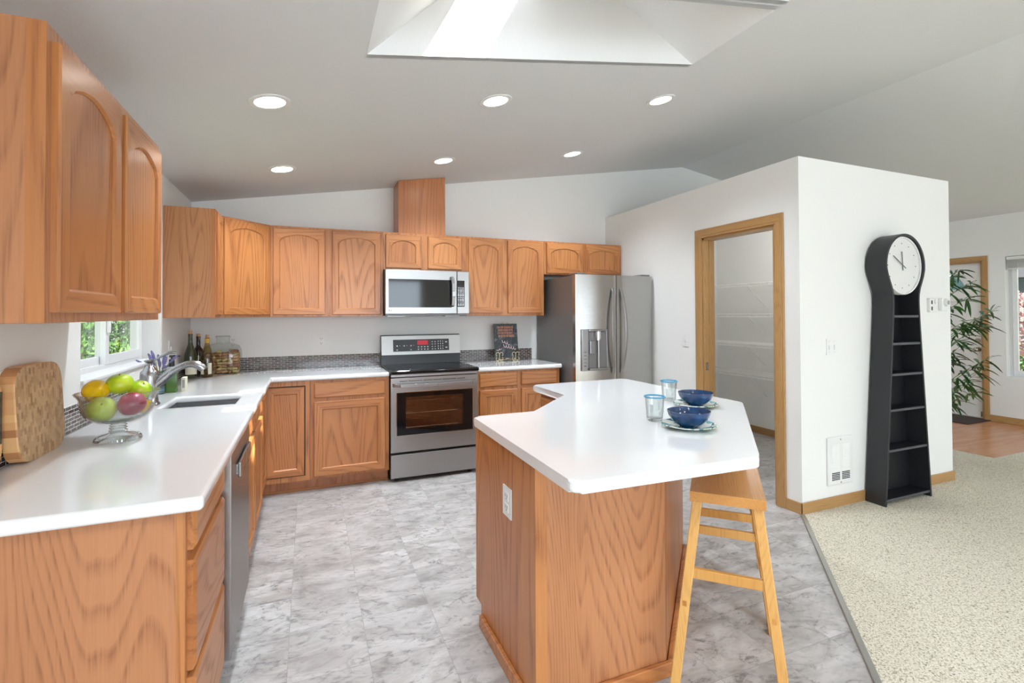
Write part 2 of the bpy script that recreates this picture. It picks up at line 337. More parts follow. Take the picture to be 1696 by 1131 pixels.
# ------------------------------------------------------------------ mesh tools
class G:
    def __init__(s): s.bm = bmesh.new()
    def _mi(s, n0, mi):
        if mi:
            s.bm.faces.ensure_lookup_table()
            for f in s.bm.faces[n0:]: f.material_index = mi
    def box(s, x0, x1, y0, y1, z0, z1, bev=0., seg=2, mi=0):
        t = bmesh.new(); r = bmesh.ops.create_cube(t, size=1)
        bmesh.ops.transform(t, matrix=Matrix.Translation(((x0+x1)/2, (y0+y1)/2, (z0+z1)/2)) @ Matrix.Diagonal((abs(x1-x0), abs(y1-y0), abs(z1-z0), 1)), verts=t.verts)
        if bev: bmesh.ops.bevel(t, geom=t.edges[:], offset=bev, segments=seg, profile=.5, affect='EDGES')
        s._join(t, mi); return s
    def _join(s, t, mi=0):
        me = bpy.data.meshes.new('t'); t.to_mesh(me); t.free()
        n0 = len(s.bm.faces); s.bm.from_mesh(me); bpy.data.meshes.remove(me); s._mi(n0, mi)
    def prism(s, pts, z0, z1, bev=0., seg=3, mi=0):
        t = bmesh.new()
        lo = [t.verts.new((p[0], p[1], z0)) for p in pts]; hi = [t.verts.new((p[0], p[1], z1)) for p in pts]
        t.faces.new(lo[::-1]); t.faces.new(hi); n = len(pts)
        for i in range(n): t.faces.new((lo[i], lo[(i+1) % n], hi[(i+1) % n], hi[i]))
        if bev: bmesh.ops.bevel(t, geom=t.edges[:], offset=bev, segments=seg, profile=.5, affect='EDGES')
        s._join(t, mi); return s
    def extr(s, pts, d, mi=0):           # 3-D planar outline swept by vector d
        t = bmesh.new(); d = Vector(d)
        lo = [t.verts.new(p) for p in pts]; hi = [t.verts.new(Vector(p)+d) for p in pts]
        t.faces.new(lo[::-1]); t.faces.new(hi); n = len(pts)
        for i in range(n): t.faces.new((lo[i], lo[(i+1) % n], hi[(i+1) % n], hi[i]))
        s._join(t, mi); return s
    def quad(s, *p, mi=0):
        f = s.bm.faces.new([s.bm.verts.new(q) for q in p]); f.material_index = mi; return s
    def ring(s, c, r, n, ax, ay):
        return [s.bm.verts.new(c + ax*(r*math.cos(2*PI*i/n)) + ay*(r*math.sin(2*PI*i/n))) for i in range(n)]
    def tube(s, path, r, n=10, cap=True):
        P = [Vector(p) for p in path]; rs = r if isinstance(r, (list, tuple)) else [r]*len(P)
        prev = None; up = None
        for i, p in enumerate(P):
            d = (P[min(i+1, len(P)-1)]-P[max(i-1, 0)]).normalized()
            if up is None: up = Vector((0, 0, 1)) if abs(d.z) < .9 else Vector((1, 0, 0))
            ax = d.cross(up)
            if ax.length < 1e-5: ax = d.orthogonal()
            ax.normalize(); ay = ax.cross(d).normalized(); up = ay
            rg = s.ring(p, rs[i], n, ax, ay)
            if prev:
                for k in range(n): s.bm.faces.new((prev[k], prev[(k+1) % n], rg[(k+1) % n], rg[k]))
            elif cap: s.bm.faces.new(rg[::-1])
            prev = rg
        if cap: s.bm.faces.new(prev)
        return s
    def cyl(s, a, b, r, r2=None, n=20): return s.tube([a, b], [r, r if r2 is None else r2], n)
    def lathe(s, prof, c=(0, 0, 0), n=32, sx=1., sy=1., close=False, twist=0):
        c = Vector(c); prev = None; first = None
        for (r, z) in prof:
            if r < 1e-6: rg = [s.bm.verts.new(c+Vector((0, 0, z)))]
            else: rg = [s.bm.verts.new(c+Vector((r*sx*math.cos(2*PI*i/n), r*sy*math.sin(2*PI*i/n), z))) for i in range(n)]
            if first is None: first = rg
            if prev is not None:
                if len(prev) == 1 and len(rg) > 1:
                    for k in range(n): s.bm.faces.new((prev[0], rg[(k+1) % n], rg[k]))
                elif len(rg) == 1 and len(prev) > 1:
                    for k in range(n): s.bm.faces.new((prev[k], prev[(k+1) % n], rg[0]))
                elif len(rg) > 1:
                    for k in range(n): s.bm.faces.new((prev[k], prev[(k+1) % n], rg[(k+1) % n], rg[k]))
            prev = rg
        return s
    def sph(s, c, r, sc=(1, 1, 1), u=20, v=12):
        t = bmesh.new(); bmesh.ops.create_uvsphere(t, u_segments=u, v_segments=v, radius=r)
        bmesh.ops.transform(t, matrix=Matrix.Translation(c) @ Matrix.Diagonal((*sc, 1)), verts=t.verts); s._join(t); return s
    def torus(s, c, R, r, n=40, m=8, ax=(1, 0, 0), ay=(0, 1, 0)):
        c, ax, ay = Vector(c), Vector(ax), Vector(ay); az = ax.cross(ay); rg = []
        for i in range(n):
            a = 2*PI*i/n; d = ax*math.cos(a)+ay*math.sin(a)
            rg.append([s.bm.verts.new(c+d*(R+r*math.cos(2*PI*j/m))+az*(r*math.sin(2*PI*j/m))) for j in range(m)])
        for i in range(n):
            for j in range(m):
                s.bm.faces.new((rg[i][j], rg[(i+1) % n][j], rg[(i+1) % n][(j+1) % m], rg[i][(j+1) % m]))
        return s
    def beam(s, a, b, w, h, side=(1, 0, 0), bev=.002):
        a, b = Vector(a), Vector(b); d = (b-a).normalized(); sd = Vector(side); sd = (sd-d*sd.dot(d)).normalized(); up = sd.cross(d)
        t = bmesh.new(); bmesh.ops.create_cube(t, size=1)
        m = Matrix((sd, up, d)).transposed().to_4x4(); m.translation = (a+b)/2
        bmesh.ops.transform(t, matrix=m @ Matrix.Diagonal((w, h, (b-a).length, 1)), verts=t.verts)
        if bev: bmesh.ops.bevel(t, geom=t.edges[:], offset=bev, segments=2, profile=.5, affect='EDGES')
        s._join(t); return s
    def xf(s, m): bmesh.ops.transform(s.bm, matrix=m, verts=s.bm.verts); return s
WM = {}
def link(o):
    COL.objects.link(o); return o
def obj(name, g, mats, parent=None, smooth=False, world=True, loc=None, rec=True):
    if rec: bmesh.ops.recalc_face_normals(g.bm, faces=g.bm.faces)
    me = bpy.data.meshes.new(name)
    if parent is not None and world: g.xf(WM[parent].inverted())
    if loc is not None: g.xf(Matrix.Translation(-Vector(loc)))
    g.bm.to_mesh(me); g.bm.free()
    for m in (mats if isinstance(mats, (list, tuple)) else [mats]): me.materials.append(M[m] if isinstance(m, str) else m)
    if smooth:
        me.polygons.foreach_set('use_smooth', [True]*len(me.polygons))
        try: me.set_sharp_from_angle(angle=math.radians(40))
        except Exception: pass
    o = link(bpy.data.objects.new(name, me))
    if loc is not None: o.location = loc
    if parent is not None: o.parent = parent; WM[o] = WM[parent]
    else: WM[o] = Matrix.Translation(Vector(loc) if loc is not None else Vector((0, 0, 0)))
    return o
def tag(o, label, cat, group=None):
    o['label'] = label; o['category'] = cat
    if group: o['group'] = group
    return o
def thing(name, loc, label, cat, group=None, rz=0.):
    o = link(bpy.data.objects.new(name, None)); o.location = loc; o.rotation_euler = (0, 0, rz); o.empty_display_size = .1
    WM[o] = Matrix.Translation(Vector(loc)) @ Matrix.Rotation(rz, 4, 'Z'); tag(o, label, cat, group); return o
def struct(name, g, m, parent=None, **k):
    o = obj(name, g, m, parent, **k)
    if parent is None: o['kind'] = 'structure'
    return o
def dup(root, loc, rz=0., label=None, rot=None):
    r = link(root.copy()); r.location = loc; r.rotation_euler = rot if rot else (0, 0, rz)
    if label: r['label'] = label
    for ch in list(root.children):
        c = link(ch.copy()); c.parent = r
        for gc in list(ch.children):
            d = link(gc.copy()); d.parent = c
    return r
def FB(x0, z0, y): return lambda u, v, d: Vector((x0+u, y-d, z0+v))          # faces -Y
def FL(y0, z0, x): return lambda u, v, d: Vector((x+d, y0+u, z0+v))          # faces +X
def FD(p, q, z0):                                                            # vertical plane from p to q, outward to the right of travel
    p, q = Vector(p), Vector(q); a = (q-p).normalized(); n = Vector((a.y, -a.x))
    return lambda u, v, d: Vector((p.x+a.x*u+n.x*d, p.y+a.y*u+n.y*d, z0+v))
def panel_door(parent, F, w, h, st=.05, arch=0., t=.019, ax='x', name='door', top=None):
    s = st; tp = top if top else st
    if arch:
        ha = h-tp-arch; n = 14; sh = .008
        iw = w-2*s; inner = [(s, s), (w-s, s), (w-s, ha)]
        for i in range(n+1):
            a = i/n; x = (w-s-sh)-(iw-2*sh)*a
            inner.append((x, ha+.006+(arch-.006)*math.sin(PI*(.08+.84*a))**.9 if 0 < a < 1 else ha+.010))
        inner.append((s, ha))
        k = len(inner)
        outer = [(0, 0), (w, 0), (w, h)]+[(w*(1-(i+.5)/(n+1)), h) for i in range(n+1)]+[(0, h)]
        outer[2] = (w, h); hor = lambda i: i == 0 or 2 <= i < k-1
    else:
        inner = [(s, s), (w-s, s), (w-s, h-tp), (s, h-tp)]; outer = [(0, 0), (w, 0), (w, h), (0, h)]; k = 4; hor = lambda i: i in (0, 2)
    def shr(pts, e):
        cx, cy = w/2, h/2; r = []
        xs = [p[0] for p in pts]; ys = [p[1] for p in pts]; hw = (max(xs)-min(xs))/2; hh = (max(ys)-min(ys))/2
        cx = (max(xs)+min(xs))/2; cy = (max(ys)+min(ys))/2
        return [(cx+(p[0]-cx)*(1-e/hw), cy+(p[1]-cy)*(1-e/hh)) for p in pts]
    lv = [(outer, 0.), (outer, t-.005), (shr(outer, .004), t), (inner, t), (shr(inner, .007), t-.007), (shr(inner, .007), t-.010)]
    g = G(); V = [[g.bm.verts.new(F(p[0], p[1], d)) for p in pts] for pts, d in lv]
    for a in range(len(V)-1):
        for i in range(k):
            j = (i+1) % k; f = g.bm.faces.new((V[a][i], V[a][j], V[a+1][j], V[a+1][i])); f.material_index = 1 if hor(i) else 0
    g.bm.faces.new(V[0])
    o = obj(name, g, ['oak_z', 'oak_'+ax], parent)
    g = G(); pts = shr(inner, .005); a = [g.bm.verts.new(F(p[0], p[1], t-.009)) for p in pts]; b = [g.bm.verts.new(F(p[0], p[1], .002)) for p in pts]
    g.bm.faces.new(a); g.bm.faces.new(b[::-1])
    for i in range(k): g.bm.faces.new((a[i], a[(i+1) % k], b[(i+1) % k], b[i]))
    obj('door_panel', g, 'oak_z', o)
    return o
def drawer_front(parent, F, w, h, t=.019, ax='x', name='drawer_front'):
    g = G(); L = [((0, 0, w, h), 0), ((0, 0, w, h), t-.007), ((.009, .009, w-.009, h-.009), t)]
    V = []
    for (a, b, c, d), e in L: V.append([g.bm.verts.new(F(x, y, e)) for x, y in ((a, b), (c, b), (c, d), (a, d))])
    for k in range(2):
        for i in range(4): g.bm.faces.new((V[k][i], V[k][(i+1) % 4], V[k+1][(i+1) % 4], V[k+1][i]))
    g.bm.faces.new(V[0]); g.bm.faces.new(V[2])
    return obj(name, g, 'oak_'+ax, parent)

# ------------------------------------------------------------------ setting
XR, XRD, ZRD, Z0, YB = 8.93, 5.167, 3.1925, 2.333, 0.
SL = (ZRD-Z0)/XRD; SR = (ZRD-2.609)/(XR-XRD)
def zc(x): return Z0+SL*x if x <= XRD else ZRD-SR*(x-XRD)
# floors
STRIP_A = (4.044, -2.4075); SD = (-1.163, -1.179)
t_ = (YF+2.4075)/SD[1]
PB = (4.044+SD[0]*2.6, -2.4075+SD[1]*2.6)
struct('floor', G().prism([(0, YF), (PB[0], YF), PB, STRIP_A, (5.83, -2.4), (5.83, 0), (0, 0)], -.06, 0), 'floor')
struct('floor', G().prism([(PB[0], YF), (XR, YF), (XR, -2.21), (6.9, -2.21), (6.9, 0), (5.83, 0), (5.83, -2.4), STRIP_A, PB], -.06, .006), 'carpet')
struct('floor', G().prism([(6.9, -2.21), (XR, -2.21), (XR, 0), (6.9, 0)], -.06, .002), 'woodfloor')
g = G(); d2 = Vector((SD[0], SD[1])).normalized(); n2 = Vector((d2.y, -d2.x))*.014
a2, b2 = Vector(STRIP_A)+d2*.02, Vector(PB)
g.prism([a2-n2, a2+n2, b2+n2, b2-n2], 0, .011, .004, 2); struct('trim_1', g, 'strip')
# walls
def wall_y(name, x0, x1, y0, y1, top, mat='wall', holes=(), parent=None):     # wall whose face is at const y
    g = G(); cuts = sorted({x0, x1, *[h[0] for h in holes], *[h[1] for h in holes]} | ({XRD} if top is None and x0 < XRD < x1 else set()))
    for a, b in zip(cuts, cuts[1:]):
        zt = (zc(a)+.03, zc(b)+.03) if top is None else (top, top)
        segs = [(0, None)]
        for h in holes:
            if h[0] <= a and b <= h[1]: segs = [(0, h[2]), (h[3], None)]
        for z0, z1 in segs:
            if z1 == 0: continue
            g.extr([(a, y0, z0), (b, y0, z0), (b, y0, zt[1] if z1 is None else z1), (a, y0, zt[0] if z1 is None else z1)], (0, y1-y0, 0))
    return struct(name, g, mat, parent)
def wall_x(name, x0, x1, y0, y1, top, mat='wall', holes=()):
    g = G(); cuts = sorted({y0, y1, *[h[0] for h in holes], *[h[1] for h in holes]})
    for a, b in zip(cuts, cuts[1:]):
        segs = [(0, top)]
        for h in holes:
            if h[0] <= a and b <= h[1]: segs = [(0, h[2]), (h[3], top)]
        for z0, z1 in segs:
            if z1 <= z0: continue
            g.box(x0, x1, a, b, z0, z1)
    return struct(name, g, mat)
wall_y('wall_back', -.15, XR+.15, 0, .15, None)
WL = (-2.142, -.93, 1.10, 2.06)
wall_x('wall_left', -.15, 0, YF-.15, 0, Z0+.03, holes=[WL])
RW = (-2.75, -1.476, .575, 2.08); RD = (-1.25+-.0, -.335, 0, 2.05)
RD = (-1.25, -.335, 0, 2.05)
wall_x('wall_right', XR, XR+.15, YF-.15, 0, 2.64, holes=[RW, RD])
FW = (.7, 3.7, .6, 2.3); FP = (4.6, 8.0, 0, 2.2)
wall_y('wall_front', -.15, XR+.15, YF-.15, YF, None, holes=[FW, FP])
# pantry block
PX, PY, PT, PE = 4.044, -2.4075, 2.46, 5.827
DO = (-2.215, -1.50, 0, 2.035)
wall_x('wall_pantry', PX, PX+.115, PY, 0, PT, holes=[DO])
struct('wall_partition', G().box(PX+.115, PE, PY, PY+.115, 0, PT), 'wall')
struct('wall_entry', G().box(PE-.115, PE, PY+.115, 0, 0, PT), 'wall')
struct('ceiling_pantry', G().box(PX, PE, PY, 0, PT, PT+.02), 'wall')
# ceiling with two skylight openings
SKX = (1.134, 2.94); SKY = [(-3.14, -2.59), (-3.76, -3.21)]
g = G(); xs = [-.15, SKX[0], SKX[1], XRD]; ys = [YF-.15, -3.76, -3.21, -3.14, -2.59, .15]
def zl(x): return Z0+SL*x
for i in range(3):
    for j in range(5):
        if i == 1 and j in (1, 3): continue
        a, b, c, d = xs[i], xs[i+1], ys[j], ys[j+1]
        g.extr([(a, c, zl(a)), (b, c, zl(b)), (b, d, zl(b)), (a, d, zl(a))], (0, 0, .09))
g.extr([(XRD, YF-.15, ZRD), (XR+.15, YF-.15, ZRD-SR*(XR+.15-XRD)), (XR+.15, .15, ZRD-SR*(XR+.15-XRD)), (XRD, .15, ZRD)], (0, 0, .09))
struct('ceiling', g, 'ceil')
GX = (1.61, 2.36)
def zr(x): return 3.0+SL*(x-1.6)
for k, (y0, y1) in enumerate(SKY):
    g = G(); e = .03
    A, B = (SKX[0], zl(SKX[0])), (GX[0], zr(GX[0])); C, D = (SKX[1], zl(SKX[1])), (GX[1], zr(GX[1]))
    g.extr([(A[0], y0, A[1]), (B[0], y0, B[1]), (B[0]-.03, y0, B[1]+.03), (A[0]-.03, y0, A[1]+.05)], (0, y1-y0, 0))
    g.extr([(C[0], y0, C[1]), (D[0], y0, D[1]), (D[0]+.03, y0, D[1]+.03), (C[0]+.03, y0, C[1]+.05)], (0, y1-y0, 0))
    for ya, yb in ((y0-e, y0+.0015), (y1-.0015, y1+e)):
        g.extr([(A[0], ya, A[1]), (C[0], ya, C[1]), (D[0], ya, D[1]), (B[0], ya, B[1])], (0, yb-ya, 0))
    w = struct('window_%d' % (k+3), g, 'well')
    f = G()
    for xa in (GX[0]-.05, GX[1]): f.extr([(xa, y0-.05, zr(xa)), (xa+.05, y0-.05, zr(xa+.05)), (xa+.05, y1+.05, zr(xa+.05)), (xa, y1+.05, zr(xa))], (0, 0, .05))
    for ya in (y0-.05, y1): f.extr([(GX[0], ya, zr(GX[0])), (GX[1], ya, zr(GX[1])), (GX[1], ya+.05, zr(GX[1])), (GX[0], ya+.05, zr(GX[0]))], (0, 0, .05))
    obj('window_frame', f, 'vinyl_white', w)
    obj('window_pane', G().extr([(GX[0], y0, zr(GX[0])+.03), (GX[1], y0, zr(GX[1])+.03), (GX[1], y1, zr(GX[1])+.03), (GX[0], y1, zr(GX[0])+.03)], (0, 0, .006)), 'pane', w)
    obj('sun_mask', G().extr([(1.92, y0-.01, zr(1.92)+.012), (GX[1]+.01, y0-.01, zr(GX[1])+.012), (GX[1]+.01, y1+.01, zr(GX[1])+.012), (1.92, y1+.01, zr(1.92)+.012)], (0, 0, .004)), 'white', w)  # unseen sheet added under the pane to narrow the sun patch
# baseboards
BH = .078
g = G(); g.box(PX-.012, PX, PY-.012, -2.29, 0, BH, .003); struct('baseboard_pantry', g, 'casing_y')
g = G(); g.box(PX-.012, PE+.012, PY-.012, PY, 0.004, BH+.004, .003); struct('baseboard_partition', g, 'casing_x')
g = G(); g.box(PE, PE+.012, PY, 0, 0.004, BH+.004, .003); struct('baseboard_entry', g, 'casing_y')
g = G(); g.box(XR-.012, XR, YF, -1.31, 0.004, BH+.006, .003); struct('baseboard_right', g, 'casing_y')
g = G(); g.box(PE-.127, PE-.115, PY+.115, 0, 0, BH, .003); struct('baseboard_closet', g, 'casing_y')
# pantry door casing
def casing_x(name, x, side, y0, y1, zt, w=.075, jamb=.115, sill=0.):   # opening y0..y1 in a wall facing -X at x
    g = G()
    for ya, yb in ((y0-w, y0), (y1, y1+w)):
        g.box(x-.016, x, ya, yb, sill, zt-.0005, .003)
        c = (ya+yb)/2; g.box(x-.021, x-.012, c-.022, c+.022, sill, zt+.017, .003)
    g.box(x-.016, x, y0-w, y1+w, zt, zt+w, .003, mi=1)
    g.box(x-.021, x-.012, y0-w/2-.022, y1+w/2+.022, zt+.0175, zt+w/2+.02, .003, mi=1)
    o = struct(name, g, ['casing', 'casing_y'])
    g = G(); g.box(x, x+jamb, y0-.001, y0+.018, sill, zt); g.box(x, x+jamb, y1-.018, y1+.001, sill, zt); g.box(x, x+jamb, y0, y1, zt-.018, zt+.001, mi=1)
    g.box(x+.05, x+.062, y0+.018, y0+.03, sill, zt-.018); g.box(x+.05, x+.062, y1-.03, y1-.018, sill, zt-.018)
    obj('door_jamb', g, ['casing', 'casing_y'], o)
    return o
dj = casing_x('door_1', PX, 1, DO[0], DO[1], DO[3])
obj('strike_plate', G().box(PX+.01, PX+.035, DO[1]-.0205, DO[1]-.0175, .90, .965), 'brass', dj)
# front door
fd = casing_x('door_2', XR, 1, RD[0], RD[1], RD[3], w=.06, jamb=.13)
g = G(); g.box(XR+.045, XR+.09, RD[0]+.02, RD[1]-.02, .012, 2.03, .003)
obj('threshold', G().box(XR-.01, XR+.14, RD[0]+.0005, RD[1]-.0005, .0, .022, .003), 'brass', fd)
slab = obj('door_slab', g, 'door_white', fd)
g = G()
for ya, yb, za, zb in ((-1.05, -.85, .2, 1.55), (-.74, -.54, .2, 1.55)):
    for q in ((ya, yb, za, za+.02), (ya, yb, zb-.02, zb), (ya, ya+.02, za, zb), (yb-.02, yb, za, zb)):
        g.box(XR+.037, XR+.046, q[0], q[1], q[2], q[3], .003)
obj('panel_moulding', g, 'door_white', slab)
g = G(); cy = -.79; pr = [(cy+.27*math.cos(PI*i/20), 1.68+.25*math.sin(PI*i/20)) for i in range(21)]
g.extr([(XR+.036, y, z) for y, z in pr], (.008, 0, 0)); obj('fanlight', g, 'blue_glass', slab)
g = G()
for i in range(20):
    a, b = pr[i], pr[i+1]; g.tube([(XR+.036, a[0], a[1]), (XR+.036, b[0], b[1])], .009, 6)
g.tube([(XR+.036, cy-.27, 1.68), (XR+.036, cy+.27, 1.68)], .009, 6)
for i in (5, 10, 15): g.tube([(XR+.036, cy, 1.68), (XR+.036, pr[i][0], pr[i][1])], .005, 6)
obj('fanlight_frame', g, 'door_white', slab)
g = G(); g.cyl((XR+.045, -1.18, .9), (XR+.038, -1.18, .9), .032); g.cyl((XR+.04, -1.18, .9), (XR+.0, -1.18, .9), .011); g.sph((XR-.015, -1.18, .9), .028, (1, 1.1, 1))
g.cyl((XR+.04, -1.18, 1.02), (XR+.025, -1.18, 1.02), .026)
obj('door_knob', g, 'brass', slab, smooth=True)
obj('hinge', G().box(XR+.03, XR+.05, -1.236, -1.20, .03, .10, .003), 'brass', slab)
# left window (slider)
def frame_x(g, x0, x1, y0, y1, z0, z1, w):
    g.box(x0, x1, y0, y0+w, z0, z1, .002); g.box(x0, x1, y1-w, y1, z0, z1, .002); g.box(x0, x1, y0+w, y1-w, z0, z0+w, .002); g.box(x0, x1, y0+w, y1-w, z1-w, z1, .002)
g = G(); frame_x(g, -.15, -.095, WL[0], WL[1], WL[2], WL[3], .035)
w1 = struct('window_1', g, 'vinyl_white')
ym = (WL[0]+WL[1])/2
g = G(); frame_x(g, -.115, -.09, ym-.03, WL[1]-.03, WL[2]+.03, WL[3]-.03, .05); obj('window_sash', g, 'vinyl_white', w1)
g = G(); frame_x(g, -.142, -.118, WL[0]+.03, ym+.03, WL[2]+.03, WL[3]-.03, .045); obj('window_sash', g, 'vinyl_white', w1)
obj('window_pane', G().box(-.104, -.1, ym+.01, WL[1]-.07, WL[2]+.07, WL[3]-.07), 'pane', w1)
obj('window_pane', G().box(-.132, -.128, WL[0]+.07, ym, WL[2]+.07, WL[3]-.07), 'pane', w1)
obj('latch', G().box(-.09, -.075, ym-.02, ym, 1.3, 1.4, .003), 'vinyl_white', w1)
obj('window_sill', G().box(-.095, .012, WL[0], WL[1], WL[2]-.004, WL[2]+.012, .003), 'vinyl_white', w1)
# right window
g = G(); frame_x(g, XR+.09, XR+.14, RW[0], RW[1], RW[2], RW[3], .045); w2 = struct('window_2', g, 'vinyl_white')
yw = (RW[0]+RW[1])/2
g = G(); frame_x(g, XR+.07, XR+.1, yw-.03, RW[1]-.04, RW[2]+.04, RW[3]-.04, .045); obj('window_sash', g, 'vinyl_white', w2)
obj('window_pane', G().box(XR+.083, XR+.087, RW[0]+.04, RW[1]-.06, RW[2]+.06, RW[3]-.06), 'pane', w2)
obj('window_sill', G().box(XR+.001, XR+.09, RW[0], RW[1], RW[2]-.002, RW[2]+.012), 'vinyl_white', w2)
bl = thing('window_blind', (XR+.03, yw, 2.0), 'white mini blind drawn up at the top of the front room window', 'blind')
obj('head_rail', G().box(XR+.01, XR+.05, RW[0]+.01, RW[1]-.01, 2.035, 2.075, .003), 'white', bl)
g = G()
for i in range(16): g.box(XR+.012, XR+.048, RW[0]+.015, RW[1]-.015, 1.935+i*.0062, 1.938+i*.0062)
obj('slat_stack', g, 'blind', bl)
obj('bottom_rail', G().box(XR+.012, XR+.048, RW[0]+.015, RW[1]-.015, 1.915, 1.93, .003), 'white', bl)
g = G(); g.cyl((XR+.015, RW[1]-.06, 1.95), (XR+.012, RW[1]-.07, 1.25), .004, n=8); obj('tilt_wand', g, 'glass', bl)
# unseen windows added behind the camera for broad fill light
def frame_y(g, x0, x1, y0, y1, z0, z1, w):
    g.box(x0, x0+w, y0, y1, z0, z1); g.box(x1-w, x1, y0, y1, z0, z1); g.box(x0+w, x1-w, y0, y1, z0, z0+w); g.box(x0+w, x1-w, y0, y1, z1-w, z1)
for k, h in ((5, FW), (6, FP)):
    g = G(); frame_y(g, h[0], h[1], YF-.12, YF-.05, h[2], h[3], .05); xm = (h[0]+h[1])/2; g.box(xm-.04, xm+.04, YF-.12, YF-.05, h[2], h[3])
    w = struct('window_%d' % k, g, 'vinyl_white')
    obj('window_pane', G().box(h[0]+.05, h[1]-.05, YF-.09, YF-.085, h[2]+.05, h[3]-.05), 'pane', w)

# backsplash (setting trim)
struct('trim_2', G().box(.002, 1.522, -.008, 0, .915, 1.026).box(2.290, 3.105, -.008, 0, .915, 1.026), 'mosaic')
struct('trim_3', G().box(0, .008, -3.27, -.009, .915, 1.026), 'mosaic')

# ------------------------------------------------------------------ kitchen cabinets
ZT, ZB = 2.1287, 1.3733
UY = -.3046
def upper(name, x0, x1, z0, z1, doors, label, cat='wall cabinet', arch=.045, group=None):
    t = thing(name, ((x0+x1)/2, -.15, z0), label, cat, group)
    obj('cabinet_body', G().box(x0, x1, UY, -.001, z0, z1, .0015), 'oak_z', t)
    for a, b, za, zb in doors: panel_door(t, FB(a, za, UY), b-a, zb-za, st=.048, arch=arch, top=.05)
    return t
upper('wall_cabinet', .611, 1.5155, ZB, ZT, [(.631, 1.031, 1.392, 2.111), (1.089, 1.494, 1.392, 2.111)], 'oak wall cabinet with two tall arched doors left of the microwave', arch=.055)
upper('wall_cabinet', 1.5165, 2.2892, 1.79, ZT, [(1.536, 1.855, 1.807, 2.107), (1.916, 2.239, 1.807, 2.107)], 'short oak wall cabinet with two arched doors above the microwave', arch=.05)
upper('wall_cabinet', 2.2902, 3.1075, ZB, ZT, [(2.305, 2.655, 1.40, 2.110), (2.709, 3.085, 1.40, 2.110)], 'oak wall cabinet with two tall arched doors between microwave and refrigerator', arch=.055)
upper('wall_cabinet', 3.1085, 4.0415, 1.79, ZT, [(3.135, 3.551, 1.803, 2.111), (3.590, 4.022, 1.803, 2.111)], 'short oak wall cabinet with two arched doors above the refrigerator', arch=.055)
# corner cabinet
XF = .3022; YL = -.8655
t = thing('corner_wall_cabinet', (.2, -.35, ZB), 'angled oak corner wall cabinet with plain side panel beside the sink window', 'wall cabinet')
obj('cabinet_body', G().prism([(.001, YL), (XF, YL), (XF, -.61), (.610, UY), (.610, -.001), (.001, -.001)], ZB, ZT, .0015, 1), 'panel_z', t)
FDg = FD((XF, -.61), (.61, UY), ZB+.02)
panel_door(t, lambda u, v, d: FDg(u+.012, v, d), .405, .72, st=.048, arch=.055, top=.05)
panel_door(t, FL(YL+.03, ZB+.02, XF), .215, .72, st=.04, arch=.03, top=.05, ax='y')
obj('face_edge', G().box(XF-.02, XF+.002, YL-.001, YL+.003, ZB+.001, ZT-.001), 'oak_z', t)
# left wall cabinet
YN, YFR = -3.245, -2.25
t = thing('wall_cabinet', (.15, -2.75, ZB), 'large oak wall cabinet with two arched doors hanging nearest the camera', 'wall cabinet')
obj('cabinet_body', G().box(.001, XF, YN, YFR, ZB, ZT-.01, .0015), 'panel_z', t)
obj('face_edge', G().box(XF-.037, XF+.0015, YN-.0015, YN+.003, ZB+.001, ZT-.011), 'oak_z', t)
panel_door(t, FL(-3.215, 1.40, XF), .445, .683, st=.055, arch=.065, top=.055, ax='y')
panel_door(t, FL(-2.722, 1.40, XF), .435, .683, st=.055, arch=.065, top=.055, ax='y')
# duct chase
x0, x1 = 1.655, 2.088
t = thing('duct_cover', ((x0+x1)/2, -.15, ZT), 'tall oak duct cover box rising from cabinet top to ceiling', 'duct cover')
yc = -.285
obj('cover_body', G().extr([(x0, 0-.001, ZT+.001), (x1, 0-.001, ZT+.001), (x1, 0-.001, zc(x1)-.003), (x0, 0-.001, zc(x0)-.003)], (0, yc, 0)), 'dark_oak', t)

# base cabinets
BY = -.61; BX = .597
def body(t, x0, x1, y0, y1, m='oak_z'): return obj('cabinet_body', G().box(x0, x1, y0, y1, .1, .875, .0015), m, t)
# left drawer stack
t = thing('base_cabinet', (.3, -2.97, 0), 'oak base cabinet with three drawers and wood grain end panel nearest the camera', 'base cabinet')
body(t, .002, BX, -3.24, -2.690)
obj('end_panel', G().box(.002, BX-.02, -3.2445, -3.2402, 0, .875, .001), 'panel_z', t)
obj('corner_stile', G().box(BX-.021, BX+.001, -3.2445, -3.2402, 0, .875, .001), 'oak_z', t)
for za, zb in ((.755, .862), (.43, .727), (.12, .412)):
    F0 = FL(-3.216, za, BX)
    d = drawer_front(t, F0, .503, zb-za, t=.021, ax='y', name='drawer_front')
obj('toe_kick', G().box(.002, BX-.075, -3.24, -2.69, 0, .1), 'dark_oak', t)
# dishwasher
t = thing('dishwasher', (.3, -2.38, 0), 'stainless steel dishwasher with bar handle between drawers and sink cabinet', 'dishwasher')
obj('tub', G().box(.03, BX-.002, -2.682, -2.078, .1, .868), 'black_matte', t)
dd = obj('dishwasher_door', G().box(BX, BX+.037, -2.678, -2.082, .105, .866, .004), 'steel', t)
obj('control_strip', G().box(BX+.002, BX+.034, -2.676, -2.084, .8662, .872), 'black', t)
g = G(); g.box(BX+.042, BX+.054, -2.54, -2.18, .74, .80, .004); g.box(BX+.036, BX+.043, -2.53, -2.50, .75, .79); g.box(BX+.036, BX+.043, -2.22, -2.19, .75, .79)
obj('handle', g, 'satin', t)
obj('toe_kick', G().box(.03, BX-.07, -2.682, -2.078, 0, .098), 'black_matte', t)
